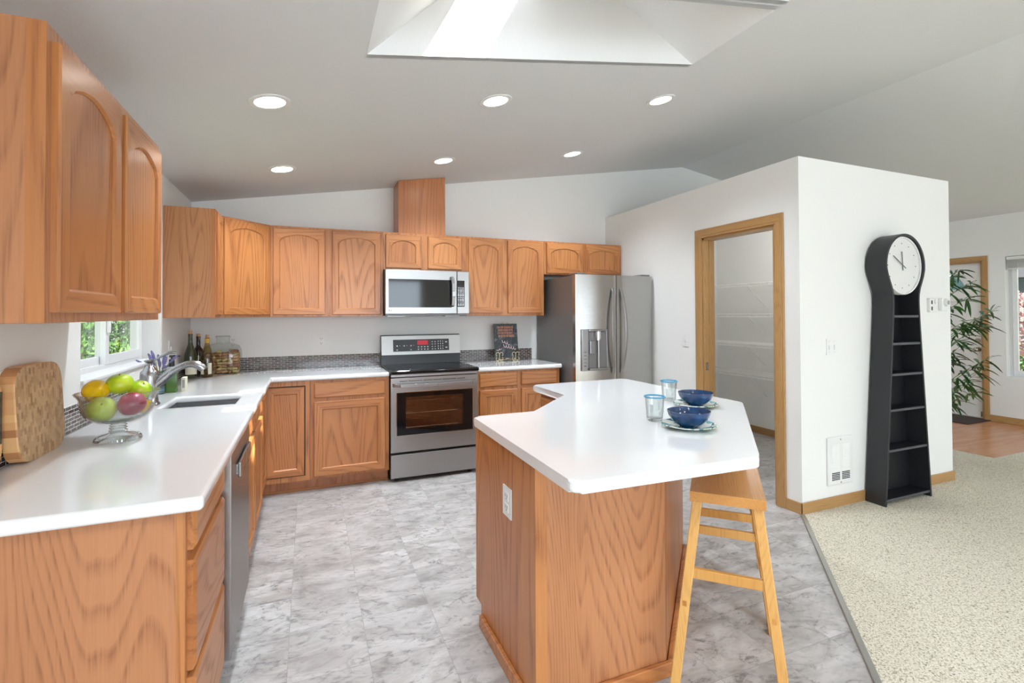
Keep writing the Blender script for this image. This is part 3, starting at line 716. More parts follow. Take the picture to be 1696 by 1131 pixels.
# sink base
t = thing('base_cabinet', (.3, -1.6, 0), 'oak sink cabinet with two doors between the dishwasher and the corner', 'base cabinet')
body_b = obj('cabinet_body', G().box(.002, BX, -2.074, -1.012, .1, .66, .0015).box(BX-.03, BX, -2.074, -1.012, .66, .875), 'oak_z', t)
for ya in (-2.035, -1.53):
    drawer_front(t, FL(ya, .745, BX), .465, .112, ax='y', name='false_drawer_front')
    panel_door(t, FL(ya, .125, BX), .465, .585, ax='y')
obj('toe_kick', G().box(.002, BX-.075, -2.074, -1.012, 0, .1), 'dark_oak', t)
# corner base
t = thing('base_cabinet', (.4, -.4, 0), 'oak corner base cabinet with inset door under the corner of the L-shaped worktop', 'base cabinet')
obj('cabinet_body', G().prism([(.002, -1.01), (BX, -1.01), (BX, BY), (.912, BY), (.912, -.002), (.002, -.002)], .1, .875), 'oak_z', t)
obj('door_gap', G().box(.600, .880, BY-.0015, BY+.001, .138, .838), 'dark', t)
panel_door(t, FB(.604, .144, BY), .268, .686, t=.012)
panel_door(t, FL(-.965, .144, BX), .33, .686, t=.012, ax='y')
obj('toe_kick', G().prism([(.002, -1.01), (BX-.075, -1.01), (BX-.075, -.535), (.912, -.535), (.912, -.002), (.002, -.002)], 0, .1), 'dark_oak', t)
# back base left of range
t = thing('base_cabinet', (1.2, -.3, 0), 'oak base cabinet with one drawer and one door left of the range', 'base cabinet')
body(t, .913, 1.521, BY, -.002)
drawer_front(t, FB(.941, .735, BY), .547, .117); panel_door(t, FB(.941, .121, BY), .547, .585, st=.06)
obj('toe_kick', G().box(.913, 1.521, -.535, -.002, 0, .1), 'dark_oak', t)
struct('baseboard_back', G().box(.54, 1.521, -.545, -.5355, 0, .018, .003), 'oak_x')
struct('baseboard_left', G().box(BX-.0745, BX-.065, -3.2, -.547, 0, .018, .003), 'oak_y')
# right of range
t = thing('base_cabinet', (2.7, -.3, 0), 'oak base cabinet with two drawers and two doors right of the range', 'base cabinet')
body(t, 2.2895, 3.118, BY, -.002)
for a, b in ((2.31, 2.673), (2.719, 3.088)):
    drawer_front(t, FB(a, .735, BY), b-a, .12); panel_door(t, FB(a, .121, BY), b-a, .585, st=.055)
obj('toe_kick', G().box(2.2895, 3.118, -.535, -.002, 0, .1), 'dark_oak', t)

# worktops
def cells(xs, ys, filled, z0, z1, bev, skip=lambda v: False):
    g = G(); V = {}
    def v(i, j, z): return V.setdefault((i, j, z), g.bm.verts.new((xs[i], ys[j], z)))
    F = set(filled)
    for i, j in F:
        g.bm.faces.new((v(i, j, z1), v(i+1, j, z1), v(i+1, j+1, z1), v(i, j+1, z1)))
        g.bm.faces.new((v(i, j, z0), v(i, j+1, z0), v(i+1, j+1, z0), v(i+1, j, z0)))
        for (a, b), (p, q) in (((0, -1), ((i, j), (i+1, j))), ((1, 0), ((i+1, j), (i+1, j+1))), ((0, 1), ((i+1, j+1), (i, j+1))), ((-1, 0), ((i, j+1), (i, j)))):
            if (i+a, j+b) not in F:
                g.bm.faces.new((v(*p, z0), v(*q, z0), v(*q, z1), v(*p, z1)))
    bmesh.ops.recalc_face_normals(g.bm, faces=g.bm.faces); g.bm.normal_update()
    ed = [e for e in g.bm.edges if len(e.link_faces) == 2 and e.link_faces[0].normal.angle(e.link_faces[1].normal) > .5]
    bmesh.ops.bevel(g.bm, geom=ed, offset=bev, segments=4, profile=.5, affect='EDGES')
    return g
SK = (.195, .53, -1.765, -1.385)
xs = [.0, SK[0], SK[1], .645, 1.5215]; ys = [-3.283, SK[2], SK[3], -.640, 0-.0]
fl = [(i, j) for i in range(3) for j in range(4) if not (i == 1 and j == 1)]+[(3, 3)]
tag(obj('worktop', cells(xs, ys, fl, .8765, .914, .013), 'quartz', loc=(.3, -1.6, .8765)), 'glossy white L-shaped worktop holding the undermount sink', 'worktop')
tag(obj('worktop', G().box(2.2895, 3.133, -.642, 0, .8765, .914, .013, 4), 'quartz', loc=(2.7, -.3, .8765)), 'short white worktop between the range and the refrigerator', 'worktop')
# sink
t = thing('kitchen_sink', (.36, -1.575, .67), 'stainless steel undermount sink basin below the window', 'sink')
g = G(); a, b, c, d = SK[0]-.006, SK[1]+.006, SK[2]-.006, SK[3]+.006; zb = .69
g.box(a-.004, a, c, d, zb, .876); g.box(b, b+.004, c, d, zb, .876); g.box(a, b, c-.004, c, zb, .876); g.box(a, b, d, d+.004, zb, .876); g.box(a, b, c, d, zb-.004, zb)
obj('basin', g, 'sink', t)
obj('drain', G().lathe([(0, .004), (.03, .004), (.042, .006), (.045, .001), (.045, 0), (0, 0)], (.36, -1.575, zb), 24), 'chrome', t, smooth=True)
# faucet
fx, fy = .122, -1.64
t = thing('kitchen_faucet', (fx, fy, .914), 'brushed nickel kitchen faucet with arched spout and thin lever', 'faucet')
obj('faucet_body', G().lathe([(0, 0), (.046, 0), (.047, .01), (.040, .02), (.038, .05), (.042, .10), (.044, .15), (.041, .178), (.030, .19), (.022, .203), (.017, .212), (0, .213)], (fx, fy, .914), 32), 'satin', t, smooth=True)
sp = [(fx+.0, 1.0), (fx+.05, 1.045), (fx+.09, 1.083), (fx+.135, 1.112), (fx+.17, 1.125), (fx+.195, 1.126), (fx+.22, 1.118), (fx+.238, 1.105), (fx+.245, 1.092)]
obj('spout', G().tube([(x, fy, z) for x, z in sp], [.030, .027, .021, .018, .0185, .020, .0215, .021, .018], 18), 'satin', t, smooth=True)
kn = obj('lever_knob', G().lathe([(0, .213), (.012, .214), (.010, .222), (.022, .230), (.026, .237), (.014, .243), (0, .244)], (fx, fy, .914), 24), 'satin', t, smooth=True)
obj('lever', G().tube([(fx+.015, fy, 1.148), (fx+.05, fy, 1.172), (fx+.085, fy, 1.190), (fx+.12, fy, 1.19)], [.005, .007, .009, .005], 10), 'satin', kn, smooth=True)

# island
t = thing('kitchen_island', (2.3, -2.5, 0), 'oak kitchen island cabinet with grained panels under the angled white top', 'kitchen island')
ISL = [(1.63, -3.24), (2.178, -3.24), (2.905, -2.513), (2.905, -1.825), (2.335, -1.825), (2.335, -2.255), (1.955, -2.635), (1.63, -2.635)]
obj('cabinet_body', G().prism(ISL, .1, .875), 'panel_z', t)
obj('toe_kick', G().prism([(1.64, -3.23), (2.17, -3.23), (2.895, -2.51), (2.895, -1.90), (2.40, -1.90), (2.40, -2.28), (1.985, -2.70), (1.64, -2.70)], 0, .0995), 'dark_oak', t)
obj('side_panel', G().extr([(1.628, -3.242, .0), (1.628, -2.671, .0), (1.628, -2.671, .082), (1.628, -2.604, .082), (1.628, -2.604, .875), (1.628, -3.242, .875)], (-.006, 0, 0)), 'dark_oak' if 0 else 'oak_z', t)
obj('front_panel', G().box(1.665, 2.1775, -3.2465, -3.2402, 0, .875, .001), 'panel_z', t)
obj('corner_stile', G().box(1.621, 1.667, -3.25, -3.2405, 0, .875, .0015), 'oak_z', t)
obj('corner_stile', G().box(1.6205, 1.629, -2.617, -2.602, .083, .875, .0015), 'oak_z', t)
a, b = Vector((2.178, -3.2405)), Vector((2.905, -2.5135)); n = Vector((1, -1)).normalized()*.006
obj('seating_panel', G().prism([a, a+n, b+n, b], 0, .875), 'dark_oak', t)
g = G(); g.box(1.628, 1.64, -2.635, -2.604, .1, .875); obj('face_edge', g, 'oak_z', t)
panel_door(t, FD((1.93, -2.635), (1.66, -2.635), .125), .27, .58, name='door')
drawer_front(t, FD((1.93, -2.635), (1.66, -2.635), .735), .27, .12)
Fq = FD((2.335, -2.255), (1.955, -2.635), .125)
panel_door(t, lambda u, v, d: Fq(u+.05, v, d), .43, .58); Fq2 = FD((2.335, -2.255), (1.955, -2.635), .735)
drawer_front(t, lambda u, v, d: Fq2(u+.05, v, d), .43, .12)
Fr = FD((2.335, -1.825), (2.335, -2.255), .125); panel_door(t, lambda u, v, d: Fr(u+.03, v, d), .35, .72, ax='y')
g = G(); g.box(1.602, 1.622, -3.266, -2.695, 0, .055, .004)
g.box(1.602, 2.19, -3.268, -3.2485, 0, .055, .004)
n2 = Vector((1, -1)).normalized(); p0, p1 = Vector((2.18, -3.2405))+n2*.007, Vector((2.905, -2.5135))+n2*.007
g.prism([p0, p0+n2*.02, p1+n2*.02, p1], 0, .055, .004, 2)
obj('base_moulding', g, 'oak_x', t)
ITOP = [(1.592, -3.566), (2.290, -3.588), (3.042, -2.83), (3.040, -1.762), (2.285, -1.790), (2.300, -2.238), (1.928, -2.612), (1.606, -2.598)]
def rounded(pts, r, seg=4, which=()):
    out = []
    n = len(pts)
    for i, p in enumerate(pts):
        if i not in which: out.append(Vector(p)); continue
        p = Vector(p); a = (Vector(pts[i-1])-p).normalized(); b = (Vector(pts[(i+1) % n])-p).normalized()
        A, B = p+a*r, p+b*r
        for k in range(seg+1):
            s = k/seg; out.append(A*(1-s)**2+p*2*s*(1-s)+B*s*s)
    return out
tag(obj('worktop', G().prism(rounded(ITOP, .03, 6, (0, 1, 2, 3, 4, 7)), .8765, .914, .013, 4), 'quartz', loc=(2.3, -2.7, .8765)), 'large angled white island worktop with bowls and glasses on it', 'worktop')

# ------------------------------------------------------------------ range
t = thing('electric_range', (1.905, -.33, 0), 'stainless steel electric range with black glass cooktop', 'range')
rx0, rx1 = 1.526, 2.285
g = G(); g.box(rx0+.004, rx0+.02, -.60, -.02, .05, .895); g.box(rx1-.02, rx1-.004, -.60, -.02, .05, .895); g.box(rx0+.02, rx1-.02, -.05, -.02, .05, .895)
g.box(rx0+.02, rx1-.02, -.60, -.05, .05, .30); g.box(rx0+.02, rx1-.02, -.60, -.05, .80, .895)
g.box(rx0+.02, 1.62, -.60, -.05, .30, .80); g.box(2.18, rx1-.02, -.60, -.05, .30, .80)
obj('range_body', g, 'black_matte', t)
g = G(); g.box(1.621, 2.179, -.2, -.19, .30, .80); g.box(1.621, 1.63, -.60, -.2, .301, .799); g.box(2.17, 2.179, -.60, -.2, .301, .799); g.box(1.63, 2.17, -.60, -.2, .301, .31); g.box(1.63, 2.17, -.60, -.2, .79, .799)
cav = obj('oven_cavity', g, 'oven', t)
for zz in (.43, .55, .66):
    g = G()
    for yy in (-.58, -.22): g.cyl((1.632, yy, zz), (2.168, yy, zz), .005, n=6)
    for i in range(17): g.cyl((1.65+i*.0315, -.58, zz), (1.65+i*.0315, -.22, zz), .002, n=5)
    obj('oven_rack', g, 'chrome', t)
dy0, dy1 = -.655, -.606
g = G(); X0, X1, Z0_, Z1_ = rx0+.003, rx1-.003, .247, .862
gx0, gx1, gz0, gz1 = 1.577, 2.232, .385, .739
g.box(X0, gx0, dy0, dy1, Z0_, Z1_); g.box(gx1, X1, dy0, dy1, Z0_, Z1_); g.box(gx0, gx1, dy0, dy1, Z0_, gz0); g.box(gx0, gx1, dy0, dy1, gz1, Z1_)
door = obj('oven_door', g, 'steel', t)
ix0, ix1, iz0, iz1 = 1.652, 2.148, .432, .700
g = G(); y0, y1 = dy0-.002, dy1
g.box(gx0, ix0, y0, y1, gz0, gz1); g.box(ix1, gx1, y0, y1, gz0, gz1); g.box(ix0, ix1, y0, y1, gz0, iz0); g.box(ix0, ix1, y0, y1, iz1, gz1)
obj('window_border', g, 'black', door)
obj('oven_window', G().box(ix0, ix1, dy0+.002, dy0+.005, iz0, iz1), 'oven_pane', door)
g = G(); frame = ((gx0-.004, gx0, gz0-.004, gz1+.004), (gx1, gx1+.004, gz0-.004, gz1+.004), (gx0, gx1, gz0-.004, gz0), (gx0, gx1, gz1, gz1+.004))
for a, b, c, d in frame: g.box(a, b, dy0-.003, dy0, c, d)
obj('window_trim', g, 'chrome', door)
g = G()
for a, b in ((1.60, 1.665), (1.672, 1.79), (1.80, 1.875), (1.883, 1.955), (1.963, 2.085), (2.093, 2.165)): g.box(a, b, dy0-.001, dy0+.001, .832, .837)
obj('door_vent', g, 'black_matte', door)
hp = [(rx0+.02, -.656, .805), (rx0+.035, -.69, .805), (rx0+.07, -.705, .802), (1.905, -.712, .797), (rx1-.07, -.705, .802), (rx1-.035, -.69, .805), (rx1-.02, -.656, .805)]
g = G()
for i in range(6): g.beam(hp[i], hp[i+1], .03, .014, side=(0, 0, 1), bev=.004)
obj('handle', g, 'steel', door)
obj('storage_drawer', G().box(X0, X1, dy0, dy1, .035, .227, .003), 'steel', t)
obj('drawer_gap', G().box(X0, X1, -.62, -.606, .227, .247), 'black', t)
for xx in (rx0+.06, rx1-.06): obj('levelling_foot', G().cyl((xx, -.6, .002), (xx, -.6, .05), .016, n=12), 'black_matte', t)
obj('front_rail', G().box(X0, X1, -.648, -.6, .866, .892, .004), 'steel', t)
ct = obj('cooktop', G().box(rx0-.002, rx1+.002, -.685, -.085, .893, .925, .010, 3), 'black', t)
for cx_, cy_, r in ((1.70, -.52, .10), (2.10, -.52, .085), (1.70, -.25, .075), (2.10, -.25, .095)):
    obj('burner_ring', G().torus((cx_, cy_, .9252), r, .0008, 40, 4), 'panel_grey', ct)

bg = obj('backguard', G().extr([(rx0, -.03, .925), (rx0, -.105, .925), (rx0, -.105, 1.01), (rx0, -.075, 1.195), (rx0, -.03, 1.195)], (rx1-rx0, 0, 0)), 'black_matte', t)
g = G(); pa, pb = Vector((0, -.1075, 1.012)), Vector((0, -.0795, 1.188)); dn = Vector((0, -.988, -.157))*.006
g.extr([(rx0+.002, pa.y, pa.z), (rx1-.002, pa.y, pa.z), (rx1-.002, pb.y, pb.z), (rx0+.002, pb.y, pb.z)], dn); obj('control_fascia', g, 'steel', bg)
def onf(x, s, e=.0065):   # point on the tilted fascia
    p = pa.lerp(pb, s); q = Vector((0, -.988, -.157))*e; return Vector((x, p.y+q.y, p.z+q.z))
def fq(g, x0, x1, s0, s1, e=.0065, th=.002): g.extr([onf(x0, s0, e), onf(x1, s0, e), onf(x1, s1, e), onf(x0, s1, e)], Vector((0, -.988, -.157))*th)
g = G(); fq(g, 1.634, 2.172, .17, .80); cp = obj('control_panel', g, 'panel_grey', bg)
g = G(); fq(g, 1.862, 1.964, .50, .74, .0086, .001); obj('clock_display', g, 'led', cp)
g = G()
random.seed(3)
for xx in (1.665, 1.73, 1.795):
    fq(g, xx, xx+.012, .44, .50, .0086); fq(g, xx+.03, xx+.034, .47, .49, .0086)
    if xx != 1.73: fq(g, xx, xx+.01, .24, .28, .0086)
for i in range(4):
    for j in range(2): fq(g, 1.865+i*.03, 1.878+i*.03, .24+j*.13, .29+j*.13, .0086)
for i in range(2):
    for j in range(4): fq(g, 2.0+i*.028, 2.012+i*.028, .25+j*.13, .28+j*.13, .0086)
for i in range(3):
    for j in range(4): fq(g, 2.062+i*.022, 2.068+i*.022, .25+j*.13, .31+j*.13, .0086)
for j in (.3, .6): fq(g, 2.135, 2.153, j, j+.06, .0086)
obj('control_markings', g, 'paper', cp)
# ------------------------------------------------------------------ microwave
t = thing('microwave', (1.9, -.2, 1.375), 'stainless steel over-the-range microwave with dark glass door', 'microwave')
mx0, mx1, mz0, mz1, my = 1.5185, 2.2875, 1.392, 1.789, -.375
obj('housing', G().box(mx0+.001, mx1-.001, my, -.002, mz0+.012, mz1-.001), 'black_matte', t)
obj('underside', G().box(mx0+.01, mx1-.01, my+.02, -.01, 1.378, mz0+.012, .003), 'steel_side', t)
mxs = 2.168
d = obj('microwave_door', G().box(mx0, mxs, my-.03, my, mz0, mz1-.003, .006), 'steel', t)
obj('door_glass', G().box(1.548, 2.118, my-.0315, my-.028, 1.452, 1.703, .001), 'black', d)
g = G(); hh = [(2.118, my-.03, 1.462), (2.122, my-.06, 1.475), (2.124, my-.073, 1.55), (2.124, my-.075, 1.6), (2.122, my-.07, 1.67), (2.118, my-.06, 1.715), (2.116, my-.03, 1.73)]
for i in range(6): g.beam(hh[i], hh[i+1], .03, .012, side=(1, 0, 0), bev=.003)
obj('handle', g, 'steel', d)
c = obj('control_column', G().box(mxs+.001, mx1, my-.03, my, mz0, mz1-.003, .006), 'steel', t)
obj('keypad', G().box(2.170, 2.24, my-.0315, my-.029, 1.458, 1.70, .001), 'black', c)
g = G()
for i in range(3):
    for j in range(12):
        g.box(2.177+i*.021, 2.189+i*.021, my-.0325, my-.031, 1.470+j*.0145, 1.476+j*.0145+(.003 if j % 3 == 0 else 0))
obj('key_markings', g, 'paper', c)
for a, b in ((1.54, 1.70), (2.06, 2.20)): obj('grease_filter', G().box(a, b, my-.01, my+.10, 1.372, 1.3785, .002), 'steel', t)
g = G(); g.cyl((1.553, my-.0305, 1.425), (1.553, my-.0315, 1.425), .006, n=16); g.box(1.563, 1.568, my-.0315, my-.0303, 1.42, 1.43); g.box(1.572, 1.577, my-.0315, my-.0303, 1.42, 1.43)
obj('maker_mark', g, 'panel_grey', d)
# ------------------------------------------------------------------ refrigerator
t = thing('refrigerator', (3.6, -.42, 0), 'stainless steel french door refrigerator with water dispenser', 'refrigerator')
fx0, fx1, fz = 3.163, 4.022, 1.752
obj('fridge_body', G().box(fx0, fx1, -.79, -.04, .03, 1.742, .004), 'steel_side', t)
def curved(x0, x1, z0, z1, y, bow, n=12):
    g = G(); pts = []
    for i in range(n+1):
        u = i/n; x = x0+(x1-x0)*u; e = min(u, 1-u)
        pts.append((x, y-bow*(1-(2*((x-fx0)/(fx1-fx0))-1)**2)-(.0 if e > 0 else -.004)))
    pts2 = [(x1, -.797), (x0, -.797)]
    return g.prism(pts+pts2, z0, z1)
seam = 3.592
dl = obj('fridge_door', curved(fx0, seam-.003, .70, fz, -.848, .022), 'steel_z', t, smooth=True)
dr = obj('fridge_door', curved(seam+.003, fx1, .70, fz, -.848, .022), 'steel_z', t, smooth=True)
fr = obj('freezer_drawer', curved(fx0, fx1, .06, .69, -.848, .022), 'steel_z', t, smooth=True)
obj('door_gasket', G().box(fx0+.01, fx1-.01, -.798, -.789, .06, 1.745), 'black_matte', t)
for a in (fx0+.02, fx1-.12): obj('hinge_cover', G().box(a, a+.1, -.84, -.70, 1.7525, 1.768, .003), 'steel_side', t)
for dd_, sx, x in ((dl, -1, 3.552), (dr, 1, 3.632)):
    g = G(); pts = []
    for i in range(15):
        u = i/14; bow = math.sin(PI*u)
        pts.append((x+sx*(.004+.030*bow), -.875-.05*bow**.6, .83+.80*u))
    for i in range(14): g.beam(pts[i], pts[i+1], .026, .014, side=(1, 0, 0), bev=.003)
    obj('handle', g, 'steel', dd_)
g = G(); pts = [(3.25+.68*u, -.875-.045*math.sin(PI*u)**.5, .60) for u in [i/10 for i in range(11)]]
for i in range(10): g.beam(pts[i], pts[i+1], .026, .014, side=(0, 0, 1), bev=.003)
obj('handle', g, 'steel', fr)
yd = -.864
dp = obj('dispenser', G().box(3.285, 3.485, yd-.004, yd+.01, .868, 1.24, .002), 'panel_grey', dl)
obj('control_column', G().box(3.213, 3.284, yd-.008, yd+.01, .862, 1.245, .003), 'satin', dl)
obj('dispenser_recess', G().box(3.29, 3.48, yd-.0055, yd-.003, .89, 1.22), 'steel_side', dl)
g = G(); g.box(3.285, 3.487, yd-.02, yd, 1.225, 1.245, .003); g.box(3.478, 3.487, yd-.012, yd, .87, 1.24, .002); g.box(3.285, 3.487, yd-.03, yd, .865, .889, .004)
obj('dispenser_frame', g, 'satin', dl)
g = G(); g.cyl((3.375, yd-.022, 1.16), (3.375, yd-.022, 1.225), .03, n=20); g.cyl((3.375, yd-.02, 1.145), (3.375, yd-.02, 1.162), .024, n=20); obj('nozzle', g, 'chrome', dl, smooth=True)
g = G(); g.box(3.295, 3.345, yd-.02, yd-.008, 1.02, 1.14, .004); g.cyl((3.385, yd-.012, .89), (3.385, yd-.012, 1.14), .014, n=14); obj('paddle', g, 'satin', dl)
g = G()
for k in range(5): g.box(3.238, 3.258, yd-.0095, yd-.0075, .905+k*.032, .909+k*.032)
obj('control_markings', g, 'panel_grey', dl)
obj('maker_badge', G().cyl((3.90, -.856, 1.705), (3.90, -.851, 1.705), .010, n=18), 'chrome', dr)

# ------------------------------------------------------------------ bar stools (local: X along the seat's long side)
def make_stool(loc, label):
    t = thing('bar_stool', loc, label, 'stool', 'bamboo bar stools along the angled island side', rz=PI/4)
    g = G(); nx, ny = 12, 4; hx, hy = .23, .125
    top = {}
    for i in range(nx+1):
        for j in range(ny+1):
            u = -1+2*i/nx; v = -1+2*j/ny; dip = .008*(1-u*u) if 1 else 0
            top[i, j] = (u*hx, v*hy, .742-dip)
    V = {k: g.bm.verts.new(p) for k, p in top.items()}; B = {k: g.bm.verts.new((p[0], p[1], .706)) for k, p in top.items()}
    for i in range(nx):
        for j in range(ny):
            g.bm.faces.new((V[i, j], V[i+1, j], V[i+1, j+1], V[i, j+1])); g.bm.faces.new((B[i, j], B[i, j+1], B[i+1, j+1], B[i+1, j]))
    for i in range(nx):
        for j in (0, ny): g.bm.faces.new((V[i, j], V[i+1, j], B[i+1, j], B[i, j]))
    for j in range(ny):
        for i in (0, nx): g.bm.faces.new((V[i, j], V[i, j+1], B[i, j+1], B[i, j]))
    obj('seat', g, 'bamboo', t, world=False)
    def lp(sx, sy, z): k = 1-z/.706; return Vector((sx*(.195+.07*k), sy*(.100+.085*k), z))
    for sx in (-1, 1):
        for sy in (-1, 1):
            g = G(); g.beam(lp(sx, sy, 0), lp(sx, sy, .7055), .024, .034, side=(1, 0, 0), bev=.003)
            obj('leg', g, 'bamboo_z', t, world=False)
    for sx, z in ((-1, .445), (1, .425)):
        g = G(); a, b = lp(sx, -1, z), lp(sx, 1, z); g.beam(a+Vector((0, .012, 0)), b-Vector((0, .012, 0)), .036, .018, side=(0, 0, 1), bev=.002); obj('rung', g, 'bamboo_z', t, world=False)
    for sy in (-1, 1):
        g = G(); a, b = lp(-1, sy, .333), lp(1, sy, .333); g.beam(a-Vector((.0125, 0, 0)), b+Vector((.0125, 0, 0)), .03, .014, side=(0, 0, 1), bev=.001); obj('side_rung', g, 'bamboo', t, world=False)
    return t
st = make_stool((2.4376, -3.298, 0), 'bamboo bar stool nearest the camera beside the island')
dup(st, (2.862, -2.874, 0), PI/4, 'bamboo bar stool mostly hidden behind the nearer stool and island corner')

# ------------------------------------------------------------------ ceiling lights
def make_can(x, y, label):
    z = zl(x); t = link(bpy.data.objects.new('recessed_light', None)); t.location = (x, y, z); ang = -math.atan(SL); t.rotation_euler = (0, ang, 0); WM[t] = Matrix.Identity(4)
    tag(t, label, 'ceiling light', 'recessed ceiling lights')
    obj('trim_ring', G().lathe([(.072, .002), (.072, -.004), (.092, -.006), (.098, -.003), (.098, .0)], (0, 0, 0), 40), 'white', t, smooth=True)
    obj('lens', G().lathe([(0, -.003), (.0725, -.003), (.0725, .0), (0, 0.0)], (0, 0, 0), 36), 'lamp', t)
    return t
labs = ['recessed ceiling light over the left worktop, largest in view', 'recessed ceiling light in the middle of the front row under the skylight', 'recessed ceiling light at the right end of the front row',
        'recessed ceiling light in the back row near the window wall', 'recessed ceiling light just above the oak duct cover', 'recessed ceiling light at the right end of the back row']
k = 0; can = None
for y in (-2.078, -.853):
    for x in (.721, 1.925, 3.135):
        if can is None: can = make_can(x, y, labs[0])
        else: dup(can, (x, y, zl(x)), label=labs[k], rot=can.rotation_euler.copy())
        l = bpy.data.lights.new('recessed_or_fill_spot', 'SPOT'); l.energy = 86; l.spot_size = 2.2; l.spot_blend = 1.0; l.shadow_soft_size = .06; l.color = (.84, .93, 1.0)
        o = link(bpy.data.objects.new('recessed_or_fill_spot', l)); o.location = (x, y, zl(x)-.02)
        k += 1

# unseen lamp added to lift the dark pantry interior
pt = thing('pantry_fill_light', (4.95, -1.2, PT-.03), 'small round fill lamp added unseen inside the pantry', 'ceiling light')
obj('fill_lamp_base', G().lathe([(0, .03), (.11, .03), (.11, .012), (0, .012)], n=32), 'white', pt, world=False)
obj('fill_diffuser', G().lathe([(.1, .012), (.095, -.02), (.06, -.04), (0, -.045)], n=32), 'lamp', pt, world=False, smooth=True)
l = bpy.data.lights.new('pantry_fill_lamp', 'POINT'); l.energy = 9; l.shadow_soft_size = .08; l.color = (1, .99, .95)
o = link(bpy.data.objects.new('pantry_fill_lamp', l)); o.location = (4.95, -1.2, PT-.12)
# ------------------------------------------------------------------ outlets and switches
def outlet(F, label, duplex=1, sw=0, group='white wall plates', w=.07, name='wall_outlet', cat='outlet'):
    c = F(w/2, .0575, 0); t = thing(name, c, label, cat)
    def bx(g, u0, u1, v0, v1, d0, d1):
        P = [F(u, v, d) for d in (d0, d1) for u, v in ((u0, v0), (u1, v0), (u1, v1), (u0, v1))]
        V = [g.bm.verts.new(p) for p in P]
        for f in ((0, 1, 2, 3), (4, 5, 6, 7), (0, 1, 5, 4), (1, 2, 6, 5), (2, 3, 7, 6), (3, 0, 4, 7)): g.bm.faces.new([V[i] for i in f])
    g = G(); bx(g, 0, w, 0, .115, 0, .005); obj('cover_plate', g, 'white', t)
    n = max(1, round(w/.07*1.0)) if sw else 1
    if sw:
        for i in range(sw):
            g = G(); cx = w*(i+.5)/sw; bx(g, cx-.005, cx+.005, .045, .07, .005, .012); obj('toggle', g, 'white', t)
            g = G(); bx(g, cx-.002, cx+.002, .018, .022, .005, .0058); bx(g, cx-.002, cx+.002, .093, .097, .005, .0058); bx(g, cx-.008, cx+.008, .038, .04, .005, .0055); obj('screw', g, 'strip', t)
    else:
        for v in (.020, .064):
            g = G(); bx(g, w/2-.017, w/2+.017, v, v+.031, .005, .0075); r = obj('receptacle', g, 'white', t)
            g = G(); bx(g, w/2-.009, w/2-.0065, v+.013, v+.024, .0075, .0079); bx(g, w/2+.0065, w/2+.009, v+.013, v+.024, .0075, .0079); bx(g, w/2-.002, w/2+.002, v+.004, v+.009, .0075, .0079)
            obj('slots', g, 'dark', r)
    return t
outlet(FB(.972, 1.095, -.0005), 'white duplex outlet on the back wall left of the range')
outlet(FB(.272, 1.10, -.0005), 'white duplex outlet on the back wall behind the cork jar')
outlet(lambda u, v, d: Vector((1.6215-d, -2.957-u*1.12, .60+v)), 'white duplex outlet on the side panel of the island', w=.075)
outlet(lambda u, v, d: Vector((PX-.0005-d, -1.255-u, 1.09+v)), 'white single light switch beside the pantry doorway', sw=1, name='light_switch', cat='light switch')
outlet(FB(4.303, 1.088, PY-.0005), 'white double light switch on partition wall above the heater grille', sw=2, w=.108, name='light_switch', cat='light switch')
outlet(FL(-.71, 1.10, .0005), 'white light switch seen edge-on between the window and corner bottles', sw=1, name='light_switch', cat='light switch')
outlet(FL(-2.47, 1.105, .0005), 'white wall plate peeking over the top of the checkered cutting board', sw=1, name='light_switch', cat='light switch')
outlet(FL(-2.78, 1.105, .0005), 'white wall plate above the plain wooden board at the left edge', sw=1, name='light_switch', cat='light switch')
# thermostat, sensor, heater grille
t = thing('thermostat', (5.556, PY, 1.39), 'white wall thermostat with slider nearest the clock cabinet', 'thermostat')
obj('housing', G().box(5.505, 5.607, PY-.022, PY-.0005, 1.39, 1.502, .004), 'white', t)
obj('scale_window', G().box(5.522, 5.537, PY-.0235, PY-.0215, 1.405, 1.435).box(5.522, 5.537, PY-.0235, PY-.0215, 1.455, 1.485), 'dark', t)
g = G(); g.cyl((5.573, PY-.022, 1.475), (5.573, PY-.032, 1.475), .016, n=20); obj('dial', g, 'white', t)
t = thing('wall_timer', (5.70, PY, 1.40), 'round white timer control at the outer corner of the partition', 'wall control')
obj('housing', G().box(5.655, 5.735, PY-.03, PY-.0005, 1.40, 1.505, .008), 'white', t)
g = G(); g.cyl((5.70, PY-.03, 1.468), (5.70, PY-.05, 1.468), .033, .028, 28); k = obj('dial', g, 'white', t)
obj('dial_cap', G().cyl((5.70, PY-.05, 1.468), (5.70, PY-.052, 1.468), .018, n=20), 'strip', k)
t = thing('wall_heater', (4.424, PY, .162), 'white wall heater grille low on the partition wall', 'heater')
obj('cover_plate', G().box(4.292, 4.557, PY-.014, PY-.0005, .162, .502, .006), 'white', t)
g = G(); 
for cx_ in (4.372, 4.478):
    for i in range(20): g.box(cx_-.042, cx_+.042, PY-.017, PY-.0135, .262+i*.0095, .268+i*.0095)
obj('louvre', g, 'wire', t)
g = G()
for cx_ in (4.372, 4.478):
    for i in range(5): g.box(cx_-.042, cx_+.042, PY-.0155, PY-.0135, .198+i*.0115, .2045+i*.0115)
obj('intake_slots', g, 'panel_grey', t)
g = G()
for z in (.178, .482): g.cyl((4.425, PY-.014, z), (4.425, PY-.0165, z), .005, n=10)
obj('screw', g, 'strip', t)

